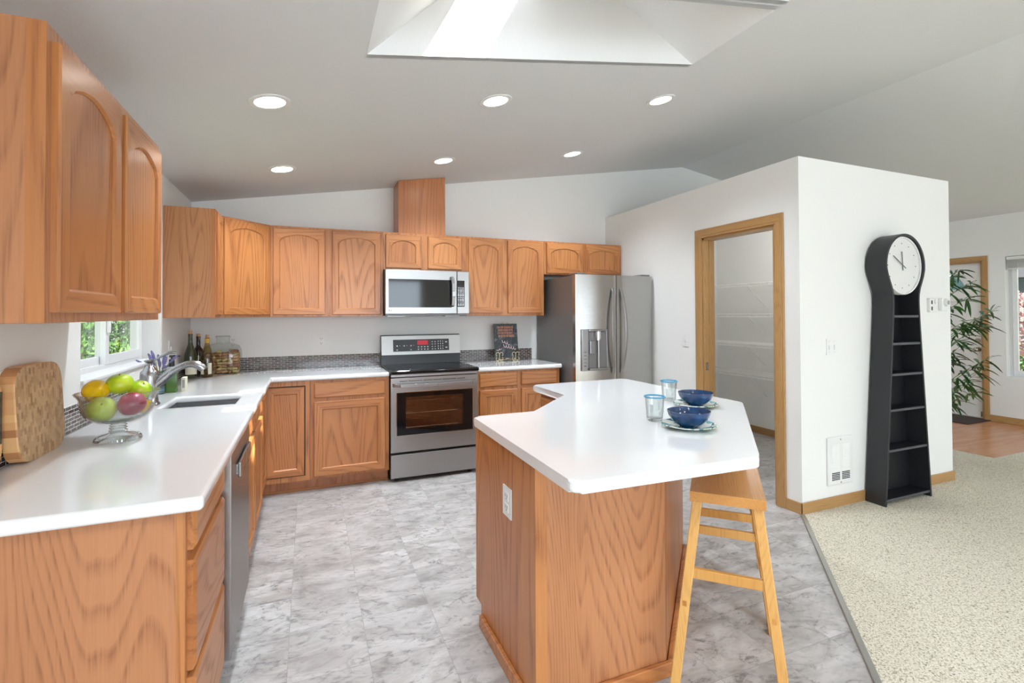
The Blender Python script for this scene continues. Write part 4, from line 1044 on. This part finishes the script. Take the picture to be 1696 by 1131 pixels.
# ------------------------------------------------------------------ clock cabinet
ccx = 4.964; yF, yK = -2.56, -2.4215
t = thing('clock_cabinet', (ccx, -2.49, 0), 'tall black shelf cabinet shaped like a longcase clock', 'clock cabinet')
prof = [(.276, .006), (.222, .65), (.167, 1.31), (.160, 1.42), (.158, 1.48), (.162, 1.525), (.176, 1.57), (.198, 1.615), (.218, 1.66), (.230, 1.70)]
cz_, cr = 1.735, .234
path = [(-w, z) for w, z in prof]
for i in range(0, 25):
    a = PI-(-.1) - (PI+.2)*i/24
    path.append((cr*math.cos(a), cz_+cr*math.sin(a)))
path += [(w, z) for w, z in prof[::-1]]
def strip(g, path, th, y0, y1, y0b=None):
    n = len(path); P = [Vector((p[0], p[1])) for p in path]; inner = []
    for i in range(n):
        d = (P[min(i+1, n-1)]-P[max(i-1, 0)]).normalized(); nn = Vector((d.y, -d.x)); inner.append(P[i]+nn*th)
    R = []
    for p, q in zip(P, inner):
        yb = y1
        R.append([g.bm.verts.new((ccx+p.x, y0, p.y)), g.bm.verts.new((ccx+q.x, y0, q.y)), g.bm.verts.new((ccx+q.x, yb, q.y)), g.bm.verts.new((ccx+p.x, yb, p.y))])
    for a, b in zip(R, R[1:]):
        for k in range(4): g.bm.faces.new((a[k], a[(k+1) % 4], b[(k+1) % 4], b[k]))
    g.bm.faces.new(R[0]); g.bm.faces.new(R[-1][::-1])
g = G(); strip(g, path, .016, yF, yK); obj('case', g, 'navy_black', t, smooth=True)
def hw(z):
    for (w0, z0), (w1, z1) in zip(prof, prof[1:]):
        if z0 <= z <= z1: return w0+(w1-w0)*(z-z0)/(z1-z0)
    return .23
g = G(); pts = [(ccx-hw(z)+.017, yK-.004, z) for z in (.03, .65, 1.31, 1.48, 1.53)]+[(ccx+hw(z)-.017, yK-.004, z) for z in (1.53, 1.48, 1.31, .65, .03)]
g.extr(pts, (0, -.006, 0)); obj('back_panel', g, 'clock_inside', t)
g = G(); rr = cr-.018; g.extr([(ccx+rr*math.cos(2*PI*i/40), yK-.004, cz_+rr*math.sin(2*PI*i/40)) for i in range(40)], (0, -.006, 0)); obj('back_panel', g, 'clock_inside', t)
for z in (1.36, 1.16, .937, .681, .393, .045):
    w = hw(z)-.017
    sh = obj('shelf', G().box(ccx-w, ccx+w, yF+.006, yK-.011, z-.009, z+.009), 'clock_inside', t)
    obj('shelf_front', G().box(ccx-w, ccx+w, yF+.003, yF+.006, z-.008, z+.008), 'shelf_edge', sh)
g = G(); yD = -2.532; R_ = .213
g.lathe([(0, 0), (R_-.008, 0), (R_-.008, .012), (R_, .014), (R_+.003, .008), (R_+.003, -.03), (0, -.03)], (0, 0, 0), 56).xf(Matrix.Translation((ccx, yD, cz_)) @ Matrix.Rotation(PI/2, 4, 'X'))
dl_ = obj('clock_dial', g, 'white', t, smooth=True)
g = G()
for i in range(12):
    a = i*PI/6; p = (ccx+.165*math.sin(a), cz_+.165*math.cos(a)); g.cyl((p[0], yD, p[1]), (p[0], yD-.0012, p[1]), .0042, n=8)
obj('hour_dots', g, 'panel_grey', dl_)
def hand(name, ang, L, tail, w, e):
    a = math.radians(ang); d = Vector((math.sin(a), 0, math.cos(a))); c = Vector((ccx, yD-e, cz_)); g = G()
    g.beam(c-d*tail, c+d*L, w, .002, side=d.cross(Vector((0, 1, 0))), bev=0); obj(name, g, 'panel_grey', dl_)
hand('hour_hand', 356, .105, .035, .007, .006); hand('minute_hand', 301, .135, .035, .006, .010)
obj('front_glass', G().cyl((ccx, yD-.0125, cz_), (ccx, yD-.0145, cz_), R_-.009, n=56), 'pane', dl_)

# ------------------------------------------------------------------ island tableware
def glass_tumbler(loc, label):
    t = thing('drinking_glass', loc, label, 'drinking glass', 'clear tumblers with blue rims on the island')
    g = G().lathe([(0, 0), (.031, 0), (.0345, .004), (.036, .016), (.0415, .097), (.044, .106), (.042, .106), (.0395, .097), (.034, .014), (.028, .011), (0, .011)], n=36)
    obj('tumbler', g, 'glass', t, smooth=True, world=False)
    obj('blue_rim', G().torus((0, 0, .106), .0432, .0035, 44, 10), 'teal_rim', t, smooth=True, world=False)
    return t
gl = glass_tumbler((2.327, -3.003, .9142), 'clear tumbler with blue rim on island, the nearer of the two')
dup(gl, (2.723, -2.628, .9142), label='clear tumbler with blue rim on island, farther behind the other tumbler')
def plate(loc, label):
    o = obj('dinner_plate', G().lathe([(0, .002), (.046, 0), (.057, .001), (.083, .008), (.108, .0145), (.110, .016), (.108, .018), (.082, .012), (.057, .006), (0, .005)], n=56), 'plate', smooth=True)
    o.location = loc; return tag(o, label, 'plate', 'painted plates under the blue bowls')
pl = plate((2.366, -3.173, .9142), 'round white and teal leaf pattern plate under the nearer bowl')
p2 = link(pl.copy()); p2.location = (2.736, -2.815, .9142); p2['label'] = 'round white and teal leaf pattern plate under the farther bowl'
def bowl(loc, label):
    o = obj('cereal_bowl', G().lathe([(0, .002), (.028, 0), (.036, 0), (.038, .004), (.053, .012), (.070, .027), (.081, .045), (.0863, .062), (.087, .066), (.084, .066), (.078, .046), (.067, .029), (.050, .015), (.025, .009), (0, .007)], n=56), 'ceramic_blue', smooth=True)
    o.location = loc; return tag(o, label, 'bowl', 'glossy blue bowls on plates')
bw = bowl((2.366, -3.173, .9202), 'glossy deep blue bowl on the nearer plate of the island')
b2 = link(bw.copy()); b2.location = (2.736, -2.815, .9202); b2['label'] = 'glossy deep blue bowl on the farther plate of the island'

# ------------------------------------------------------------------ fruit bowl
bx_, by_ = .225, -2.46; bz = .9142
t = thing('fruit_bowl', (bx_, by_, bz), 'footed clear glass compote bowl filled with fruit', 'glass bowl')
H = .185
ft = obj('foot', G().lathe([(0, 0), (.072, 0), (.076, .004), (.073, .012), (.055, .020), (.034, .026), (.024, .032), (.030, .037), (.022, .042), (.029, .047), (.022, .052), (.028, .057), (.022, .062), (.026, .066), (0, .066)], (bx_, by_, bz), 40), 'glass', t, smooth=True)
g = G().lathe([(0, .066), (.030, .067), (.068, .075), (.098, .094), (.113, .118), (.116, .145), (.120, .165), (.132, .185), (.130, .187), (.117, .167), (.1125, .145), (.1095, .119), (.095, .097), (.066, .080), (0, .072)], (bx_, by_, bz), 48)
obj('bowl', g, 'glass', t, smooth=True)
g = G()
for i in range(44):
    a = 2*PI*i/44; g.sph((bx_+.1305*math.cos(a), by_+.1305*math.sin(a), bz+.184), .0038, u=8, v=6)
obj('rim_beading', g, 'glass', t, smooth=True)
g = G()
for i in range(44):
    a = 2*PI*(i+.5)/44; g.sph((bx_+.064*math.cos(a), by_+.064*math.sin(a), bz+.0185), .003, u=8, v=6)
obj('foot_beading', g, 'glass', t, smooth=True)
Rr = Vector((.96, .28, 0)); Tw = Vector((.28, -.96, 0))
def fruit(name, r, t_, z, rad, mat, label, cat, sc=(1, 1, .93), stem=True, tilt=(0, 0, 0)):
    c = Vector((bx_, by_, 0))+Rr*r+Tw*t_+Vector((0, 0, z))
    g = G()
    prof = []
    for i in range(17):
        a = PI*i/16; rr = math.sin(a)*rad*(1-.06*math.cos(a)*-1); zz = -math.cos(a)*rad*sc[2]
        dim = math.exp(-(rr/(rad*.28))**2)*rad*.16
        zz += dim if zz < 0 else -dim
        prof.append((max(rr, 0) if 0 < i < 16 else 0, zz))
    if name in ('lemon',):
        prof = [(0, -rad*1.3), (rad*.18, -rad*1.18), (rad*.35, -rad*1.0), (rad*.75, -rad*.65), (rad*.97, -rad*.2), (rad*.97, rad*.2), (rad*.75, rad*.65), (rad*.35, rad*1.0), (rad*.2, rad*1.18), (0, rad*1.28)]
    g.lathe(prof, n=28)
    if name == 'lemon': o = obj(name, g, mat, smooth=True)
    else:
        o = obj(name, g, mat, smooth=True)
        s = G().tube([(0, 0, rad*sc[2]*.78), (.001, 0, rad*sc[2]*1.0)], [.0018, .0025], 8) if stem else None
        if s: obj('stem', s, 'cane', o, world=False)
    o.location = c; o.rotation_euler = tilt
    return tag(o, label, cat, 'fruit in the glass bowl')
fruit('apple', -.050, .028, bz+.128, .047, 'f_green', 'pale green apple at the front left inside the glass bowl', 'apple', tilt=(.9, .4, 0))
fruit('apple', .040, .042, bz+.140, .046, 'f_red', 'dark red apple at the front right of the glass bowl', 'apple', tilt=(.5, -.3, 0))
fruit('lemon', .068, -.018, bz+.120, .030, 'f_yellow', 'small yellow lemon low at the right of the glass bowl', 'lemon', tilt=(.3, 1.2, .6))
fruit('lemon', -.068, -.030, bz+.190, .043, 'f_yellow', 'large yellow lemon on top left of the fruit pile', 'lemon', tilt=(1.2, .5, .4))
fruit('mandarin', .004, -.045, bz+.210, .046, 'f_mango', 'green mandarin on the very top of the fruit pile', 'mandarin', tilt=(.15, 0, 0), sc=(1, 1, .86))
fruit('apple', .068, -.058, bz+.178, .040, 'f_mango', 'bright green apple at back right of the fruit pile', 'apple', tilt=(.4, .5, 0))

# ------------------------------------------------------------------ cutting boards
def board_outline(y0, y1, z0, z1, bulge, r=.03):
    pts = []; cy, cz = (y0+y1)/2, (z0+z1)/2; a, b = (y1-y0)/2, (z1-z0)/2; n = 56; e = 5.0
    for i in range(n):
        t_ = 2*PI*i/n; c, s = math.cos(t_), math.sin(t_)
        pts.append((cy+a*math.copysign(abs(c)**(2/e), c), cz+b*math.copysign(abs(s)**(2/e), s)))
    return pts
pts = board_outline(-2.765, -2.445, .9145, 1.228, .02)
g = G(); lean = .018
def bf(x, y, z): return (x-lean*(z-.914)/.31, y, z)
A = [g.bm.verts.new(bf(.062, y, z)) for y, z in pts]; A2 = [g.bm.verts.new(bf(.058, (y+2.605)*1.012-2.605, (z-1.071)*1.0+1.071)) for y, z in pts]
B = [g.bm.verts.new(bf(.022, (y+2.605)*1.012-2.605, z)) for y, z in pts]
f = g.bm.faces.new(A); f2 = g.bm.faces.new(B[::-1])
n = len(pts)
for P, Q in ((A, A2), (A2, B)):
    for i in range(n):
        q = g.bm.faces.new((P[i], P[(i+1) % n], Q[(i+1) % n], Q[i])); q.material_index = 1
o = obj('cutting_board', g, ['endgrain', 'edgeblocks'], loc=(.04, -2.6, .9145)); tag(o, 'thick end-grain checkered cutting board leaning on the wall by the fruit bowl', 'cutting board')
g = G(); pts = board_outline(-3.12, -2.79, .9145, 1.205, .02)
g.extr([(.030, y, z) for y, z in pts], (-.020, 0, 0)); o = obj('cutting_board', g, 'edgeblocks', loc=(.02, -2.95, .9145))
tag(o, 'plain wooden board with dark centre cut off by the left photo edge', 'cutting board')
g = G(); g.box(.0302, .032, -3.07, -2.795, 1.0, 1.16, .0005); obj('dark_inlay', g, 'panel_grey', o)

# ------------------------------------------------------------------ bottles, jar, soap
def bottle(name, loc, prof, mat, label, parts):
    t = thing(name, loc, label, 'bottle', 'wine bottles in the worktop corner')
    obj('bottle_glass', G().lathe(prof, n=36), mat, t, smooth=True, world=False)
    for nm, pr, m in parts: obj(nm, G().lathe(pr, n=30), m, t, smooth=True, world=False)
    return t
def lab_arc(t, r, z0, z1, a0, a1, mat, name='label'):
    g = G(); n = 14; L = []
    for i in range(n+1):
        a = math.radians(a0+(a1-a0)*i/n); L.append([g.bm.verts.new((rr*math.cos(a), rr*math.sin(a), z)) for rr, z in ((r, z0), (r+.0008, z0), (r+.0008, z1), (r, z1))])
    for a, b in zip(L, L[1:]):
        for k in range(4): g.bm.faces.new((a[k], a[(k+1) % 4], b[(k+1) % 4], b[k]))
    g.bm.faces.new(L[0]); g.bm.faces.new(L[-1][::-1])
    obj(name, g, mat, t, world=False)
P1 = [(0, 0), (.038, 0), (.041, .006), (.041, .15), (.038, .185), (.028, .22), (.018, .25), (.015, .275), (.0145, .325), (.016, .327), (.016, .335), (0, .335)]
t = bottle('wine_bottle', (.072, -.40, .9142), P1, 'green_glass', 'tall dark green wine bottle with cream label beside the faucet spout', [('cork', [(.0115, .335), (.0115, .362), (0, .363)], 'cork')])
lab_arc(t, .0412, .03, .105, -130, 30, 'cream')
P2 = [(0, 0), (.036, 0), (.039, .006), (.039, .185), (.033, .205), (.019, .225), (.0145, .24), (.0145, .30), (.016, .302), (.016, .31), (0, .31)]
t = bottle('wine_bottle', (.098, -.255, .9142), P2, 'black_glass', 'near-black wine bottle standing behind the green bottle in the corner', [('cork', [(.0115, .31), (.0115, .332), (0, .333)], 'cork')])
lab_arc(t, .0392, .04, .12, -100, -10, 'pot')
P3 = [(0, 0), (.040, 0), (.043, .006), (.043, .12), (.040, .16), (.030, .205), (.019, .24), (.015, .262), (.0145, .295), (.016, .297), (.016, .303), (0, .303)]
t = bottle('wine_bottle', (.178, -.375, .9142), P3, 'amber_glass', 'clear amber wine bottle with yellow foil in front of the cork jar', [('cork', [(.0115, .303), (.012, .326), (0, .327)], 'cork'), ('foil', [(.0155, .262), (.0160, .295), (.0152, .296)], 'foil')])
lab_arc(t, .0432, .025, .105, -150, -112, 'cream'); lab_arc(t, .0432, .025, .11, -72, -38, 'cream')
jx, jy = .250, -.125
t = thing('cork_jar', (jx, jy, .9142), 'wide clear glass jar full of wine corks on the worktop', 'jar')
def sq_lathe(prof, sx, sy, n=48, e=3.6):
    g = G(); prev = None
    for r, z, k in prof:
        rg = []
        if r < 1e-6: rg = [g.bm.verts.new((0, 0, z))]
        else:
            for i in range(n):
                a = 2*PI*i/n; c, s = math.cos(a), math.sin(a); ee = 2+(e-2)*k
                rg.append(g.bm.verts.new((r*(sx if k else (1+(sx-1)*k))*math.copysign(abs(c)**(2/ee), c), r*(sy if k else 1)*math.copysign(abs(s)**(2/ee), s), z)))
        if prev:
            if len(prev) == 1:
                for q in range(n): g.bm.faces.new((prev[0], rg[q], rg[(q+1) % n]))
            else:
                for q in range(n): g.bm.faces.new((prev[q], prev[(q+1) % n], rg[(q+1) % n], rg[q]))
        prev = rg
    return g
obj('jar_body', sq_lathe([(0, 0, 1), (.120, 0, 1), (.130, .01, 1), (.135, .04, 1), (.137, .14, 1), (.133, .19, 1), (.118, .222, 1), (.085, .238, 1), (.055, .246, 0), (.048, .252, 0), (.047, .285, 0), (.052, .292, 0), (.052, .305, 0), (.047, .306, 0)], 1., .74), 'jar_glass', t, smooth=True, world=False)
obj('jar_rim', G().torus((0, 0, .302), .050, .004, 36, 8), 'jar_glass', t, smooth=True, world=False)
random.seed(11)
ck = None
for layer in range(8):
    z = .9142+.016+layer*.0235
    for i in range(6):
        for j in range(3):
            if layer == 7 and (i in (0,) or random.random() < .35): continue
            x = jx-.098+i*.0392+random.uniform(-.004, .004); y = jy-.058+j*.055+random.uniform(-.004, .004)
            rot = (random.uniform(-.35, .35), PI/2+random.uniform(-.35, .35), random.choice([0, .5, -.5, 1.0, -1.0]) if 0 < i < 5 else random.uniform(-.3, .3))
            if ck is None:
                ck = obj('wine_cork', G().lathe([(0, -.019), (.0095, -.019), (.0105, -.017), (.0105, .017), (.0095, .019), (0, .019)], n=12), 'corks', smooth=True)
                tag(ck, 'used wine cork among the many inside the wide glass jar', 'cork', 'wine corks in the glass jar'); o = ck
            else: o = link(ck.copy())
            o.location = (x, y, z); o.rotation_euler = rot
# soap dispenser
t = thing('soap_dispenser', (.118, -1.165, .9142), 'green liquid soap bottle with black pump behind the faucet', 'soap dispenser')
obj('bottle', G().box(-.03, .03, -.022, .022, 0, .145, .006), 'soap', t, world=False)
obj('collar', G().cyl((0, 0, .145), (0, 0, .16), .016, n=20), 'white', t, world=False)
g = G(); g.cyl((0, 0, .16), (0, 0, .205), .017, .014, 20); g.tube([(0, 0, .205), (0, 0, .222), (.012, 0, .226), (.045, 0, .222)], [.006, .006, .006, .004], 10); g.cyl((0, 0, .218), (0, 0, .23), .014, n=18)
obj('pump', g, 'black_matte', t, world=False)
# card box
t = thing('soap_box', (.172, -1.10, .9142), 'small white box with label beside the green soap bottle', 'box')
obj('box', G().box(-.012, .012, -.03, .03, 0, .085, .002), 'cream', t, world=False)
obj('printed_label', G().box(-.006, .008, -.0308, -.0302, .02, .07), 'strip', t, world=False)
# lavender vase
t = thing('lavender_vase', (.068, -1.205, .9142), 'pale blue glass holding purple lavender sprigs behind the faucet', 'vase')
obj('vase', G().lathe([(0, 0), (.026, 0), (.028, .01), (.024, .14), (.022, .14), (.026, .012), (0, .008)], n=26), 'blue_glass', t, smooth=True, world=False)
random.seed(5)
for i in range(13):
    a = i*2.4; r = .02+.065*random.random(); top = Vector((r*math.cos(a)*1.15, r*math.sin(a), .19+.07*random.random()-r*.5)); base = Vector((.008*math.cos(a), .008*math.sin(a), .10)); g = G()
    mid = base.lerp(top, .5)+Vector((0, 0, .02)); g.tube([base, mid, top], .0014, 6); s = obj('stem', g, 'stem', t, world=False)
    g = G(); d = (top-mid).normalized()
    for k in range(12):
        p = top+d*(-.03+.0052*k); q = .0062*math.sin(PI*(k+1.2)/13.5)
        for m in range(4): an = m*PI/2+k*.8; g.sph(p+Vector((math.cos(an), math.sin(an), 0))*q, .0036, u=6, v=4)
    obj('blossom', g, 'lav', s, world=False)
# ------------------------------------------------------------------ sign on easel
ex, ey = 2.765, -.135
t = thing('display_easel', (ex, ey, .9142), 'cream scrollwork easel holding the dark sign by the backsplash', 'easel')
def arc(c, r, a0, a1, n=14): return [(c[0]+r*math.cos(math.radians(a0+(a1-a0)*i/n)), ey-.03, c[1]+r*math.sin(math.radians(a0+(a1-a0)*i/n))) for i in range(n+1)]
for sx in (-.088, .088):
    g = G(); cx_ = ex+sx; z = .9142
    g.tube([(cx_, ey-.03, z+.02), (cx_, ey-.032, z+.068)], .0042, 8)
    for s, zz, a0, a1 in ((-1, z+.070, 0, 240), (1, z+.070, 180, -60), (-1, z+.023, 0, -240), (1, z+.023, 180, 420)):
        g.tube(arc((cx_+s*.019, zz), .0185, a0, a1), .0036, 8)
    obj('scroll_foot', g, 'iron', t)
g = G(); g.tube([(ex-.088, ey-.028, .932), (ex-.03, ey-.03, .929), (ex, ey-.03, .940), (ex+.03, ey-.03, .929), (ex+.088, ey-.028, .932)], .0035, 8)
for sx in (-.088, .088):
    g.tube([(ex+sx, ey-.03, .932), (ex+sx, ey+.01, .936), (ex+sx*.6, ey+.055, 1.25)], .0032, 8)
    g.torus((ex+sx*.35, ey+.05, 1.285), .016, .003, 20, 6, (1, 0, 0), (0, 0, 1))
g.tube([(ex, ey+.03, 1.1), (ex, ey+.10, .918)], .0035, 8)
obj('back_frame', g, 'iron', t)
s0 = Vector((ex-.128, ey-.016, .945)); up = Vector((0, .052, .345))
t = thing('tabletop_sign', (ex, ey, .945), 'dark slate sign with copper lettering standing on the easel', 'sign')
def onS(u, v, e=0.): n_ = Vector((0, -.989, .149)); return s0+Vector((.256*u, 0, 0))+up*v+n_*e
g = G(); g.extr([onS(0, 0), onS(1, 0), onS(1, 1), onS(0, 1)], Vector((0, .010, -.0015))); obj('sign_panel', g, 'slate', t)
random.seed(9); g = G()
for row in range(4):
    u = .16+(.03 if row % 2 else 0)
    while u < .82:
        w = random.uniform(.035, .055); v = .86-row*.085
        k = random.choice([0, 1, 2])
        segs = [((u, v), (u, v+.065)), ((u, v+.065), (u+w*.6, v+.065 if k else v+.03)), ((u+w*.6, v), (u+w*.6, v+.06))][:2+(k > 0)]
        for a, b in segs: g.beam(onS(a[0], a[1], .001), onS(b[0], b[1], .001), .004, .001, side=(0, -.989, .149) if 0 else (1, 0, .3), bev=0)
        u += w*.6+.03
obj('lettering', g, 'orange_ink', t)
g = G()
for u0_, u1_, v0_, v1_, cyc, am in ((.30, .62, .50, .40, 3, .035), (.36, .88, .36, .27, 5, .045), (.06, .26, .22, .27, 2, .02)):
    n_ = cyc*12
    p = [onS(u0_+(u1_-u0_)*i/n_+.018*math.cos(i*PI/6), v0_+(v1_-v0_)*i/n_+am*math.sin(i*PI/6), .0015) for i in range(n_+1)]; g.tube(p, .0028, 6)
obj('script_lettering', g, 'pink_ink', t)

# ------------------------------------------------------------------ pantry wire shelves
XB = PE-.115-.001; YS = PY+.116
for n_, z in enumerate((1.715, 1.375, 1.045, .712)):
    nm = ('topmost', 'second', 'third', 'lowest')[n_]
    t = thing('wire_shelf', (XB-.15, -1.1, z), nm+' white wire shelf down the pantry, seen through the doorway', 'shelf', 'white wire shelves in the pantry')
    g = G(); xf = XB-.32
    for x in (xf, xf+.08, xf+.16, xf+.24, XB-.006): g.cyl((x, YS+.002, z), (x, -.002, z), .0045, n=6)
    g.cyl((xf, YS+.002, z-.03), (xf, -.33, z-.03), .0045, n=6)
    y = YS+.01
    while y < -.01:
        g.beam((xf, y, z+.003), (XB-.002, y, z+.003), .0036, .0036, bev=0)
        if y < -.33: g.beam((xf, y, z), (xf, y, z-.03), .0036, .0036, side=(0, 1, 0), bev=0)
        y += .02
    obj('wire_deck', g, 'wire', t)
    g = G(); yb = -.32      # return along the back wall
    for yy in (yb, yb+.1, yb+.2, -.006): g.cyl((PX+.117, yy, z), (xf, yy, z), .003, n=6)
    g.cyl((PX+.117, yb, z-.03), (xf, yb, z-.03), .003, n=6)
    x = PX+.13
    while x < xf:
        g.beam((x, yb, z+.003), (x, -.002, z+.003), .0026, .0026, bev=0); g.beam((x, yb, z), (x, yb, z-.03), .0026, .0026, bev=0); x += .028
    obj('return_deck', g, 'wire', t)
    g = G()
    for yy in (-.73, -1.75): g.tube([(xf+.005, yy, z-.006), (XB-.002, yy-.0, z-.27)], .006, 8)
    obj('brace', g, 'wire', t)

# ------------------------------------------------------------------ entry: plant, mat
o = tag(obj('door_mat', G().box(8.40, 8.925, -1.32, -.45, .0025, .014, .004), 'mat', loc=(8.66, -.88, .0025)), 'dark brown door mat on the wood floor at the front door', 'door mat')
px_, py_ = 6.42, -2.0
t = thing('potted_bamboo', (px_, py_, .006), 'tall potted bamboo plant with long narrow leaves by the entry', 'potted plant')
obj('pot', G().lathe([(0, 0), (.085, 0), (.105, .2), (.108, .22), (.098, .22), (.09, .19), (0, .18)], (px_, py_, .007), 28), 'pot', t, smooth=True)
random.seed(21)
def leaf(g, p, d, L, w):
    d = Vector(d).normalized(); s = d.cross(Vector((0, 0, 1)));
    if s.length < .1: s = Vector((1, 0, 0))
    s = (s.normalized()*math.cos(random.uniform(-.9, .9))+Vector((0, 0, 1))*.35).normalized()
    prev = None; n = 6
    for i in range(n+1):
        u = i/n; c = Vector(p)+d*(L*u)+Vector((0, 0, -L*.38*u*u)); ww = w*math.sin(PI*min(1, u*.86+.1))**.8*(1 if u < 1 else 0)
        a, b = g.bm.verts.new(c-s*ww), g.bm.verts.new(c+s*ww)
        if prev: g.bm.faces.new((prev[0], prev[1], b, a))
        prev = (a, b)
for k, (dx, dy, h) in enumerate(((0, 0, 1.80), (.05, .03, 1.55), (-.04, .03, 1.65))):
    g = G(); P = [(px_+dx*s*1.5, py_+dy*s, .2+(h-.2)*s) for s in [i/8 for i in range(9)]]; g.tube(P, [.012-.001*i for i in range(9)], 8)
    for i in range(1, 8): g.torus(P[i], .012-.0008*i, .002, 12, 5)
    obj('cane', g, 'cane', t)
tips = [(7.069, 1.68), (6.95, 1.80), (6.93, 1.52), (6.93, 1.30), (7.25, 1.26), (7.62, 1.42), (7.50, 1.36), (7.40, 1.33), (7.10, 1.05), (7.30, .93), (7.42, .84), (7.05, .84), (7.33, .74), (6.95, .70), (7.02, .60), (6.9, 1.1), (6.92, .95), (6.85, 1.7), (6.85, .52), (6.88, 1.42),
        (6.0, 1.7), (5.98, 1.3), (6.05, .9), (6.1, .6)]
for i, (tx, tz) in enumerate(tips):
    ty = py_+random.uniform(-.10, .10)
    z0 = max(.45, tz-.10-.35*abs(tx-px_)*.6); b = Vector((px_+.01, py_, z0)); e = Vector((tx-.10 if tx > px_ else tx+.1, ty, tz+.01)); mid = b.lerp(e, .5)+Vector((0, 0, .05))
    P = [b*(1-s)**2+mid*2*s*(1-s)+e*s*s for s in [j/8 for j in range(9)]]
    g = G(); g.tube(P, [.004-.0003*j for j in range(9)], 6); br = obj('branch', g, 'stem', t)
    g = G(); dr_ = (e-b).normalized()
    for j in range(15):
        s = random.uniform(.42, 1.0); p = P[int(s*8)]
        a = random.uniform(-1.1, 1.1); dd = Vector((dr_.x*math.cos(a), random.uniform(-.7, .7), random.uniform(-.35, .75)))
        leaf(g, p, dd, random.uniform(.12, .21), random.uniform(.009, .014))
    obj('foliage', g, 'leaf', br, rec=False)

# ------------------------------------------------------------------ outdoors
struct('sun_block_eave', G().box(XR+.16, XR+1.75, -9, 3, 2.42, 2.52), 'roofing')  # unseen eave added to keep sun off the entry floor
for bb, lb in (((-14, -.16, -12, 14, -.52, -.42), 'green lawn outside the kitchen window'), ((XR+.16, 16.8, -14, 16, -.27, -.17), 'green lawn outside the front room window')):
    o = tag(obj('lawn', G().box(*bb), 'lawn'), lb, 'lawn'); o['kind'] = 'stuff'
def cloud(name, loc, ra, n, s, mat, label, cat, seed, trunk=None, box=False, group=None):
    random.seed(seed); t = thing(name, loc, label, cat, group)
    g = G()
    for i in range(n):
        if box: c = Vector((random.uniform(-1, 1)*ra[0], random.uniform(-1, 1)*ra[1], random.uniform(0, 2)*ra[2]))
        else:
            v = Vector((random.gauss(0, 1), random.gauss(0, 1), random.gauss(0, 1))).normalized()*random.uniform(.75, 1)
            h = (v.z+1)/2; k = 1-.55*h if name == 'evergreen_tree' else 1; c = Vector((v.x*ra[0]*k, v.y*ra[1]*k, (v.z+1)*ra[2]))
            if name == 'evergreen_tree': c.z += .3
        e = Euler((random.uniform(0, 6), random.uniform(0, 6), random.uniform(0, 6))).to_matrix(); w = s*random.uniform(.6, 1.3)
        P = [c+e @ Vector(q) for q in ((-w, 0, 0), (0, -w*.35, 0), (w, 0, 0), (0, w*.35, w*.15))]
        g.bm.faces.new([g.bm.verts.new(p) for p in P])
    o = obj('foliage', g, mat, t, world=False, rec=False); o['kind'] = 'stuff'
    if trunk: obj('trunk', G().cyl((0, 0, 0), (0, 0, ra[2]*1.2), .09, .05, 10), 'cane', t, world=False)
    return t
cloud('evergreen_tree', (-1.75, 2.9, -.42), (.9, .9, 1.9), 26000, .035, 'fol_bright', 'bushy green conifer close outside the kitchen window', 'tree', 31, True)
cloud('evergreen_tree', (-3.3, 5.2, -.42), (1.5, 1.5, 2.6), 26000, .05, 'fol_bright', 'second bright conifer farther along outside the kitchen window', 'tree', 32, True)
cloud('evergreen_tree', (-3.2, 1.2, -.42), (1.0, 1.0, 2.2), 12000, .06, 'fol_bright', 'conifer farther left outside the kitchen window', 'tree', 33, True)
cloud('hedge', (10.9, -.9, -.115), (.35, 2.6, .42), 9000, .045, 'fol_hedge', 'clipped green hedge outside the front room window', 'hedge', 34, box=True)
cloud('blossom_shrub', (12.6, -.1, -.15), (.7, .9, .95), 3500, .05, 'fol_pink', 'bare pink flowering shrub beyond the hedge', 'shrub', 35, True)
t = thing('neighbour_house', (18.5, 2.5, -.15), 'grey house with white porch railing seen through front room window', 'house')
obj('wall', G().box(18, 23, -3, 9, -.15, 2.3), 'siding', t)
obj('roof', G().extr([(17.4, -3.5, 2.25), (23.6, -3.5, 2.25), (20.5, -3.5, 4.4)], (0, 13, 0)), 'roofing', t)
g = G(); 
for i in range(34): g.box(17.2, 17.25, -2.9+i*.3, -2.82+i*.3, 1.0, 1.75)
g.box(17.18, 17.27, -3, 7.4, 1.75, 1.85); g.box(17.18, 17.27, -3, 7.4, .9, 1.0)
obj('porch_railing', g, 'vinyl_white', t)
obj('porch_deck', G().box(16.9, 18, -3, 7.5, -.15, .9), 'siding', t)
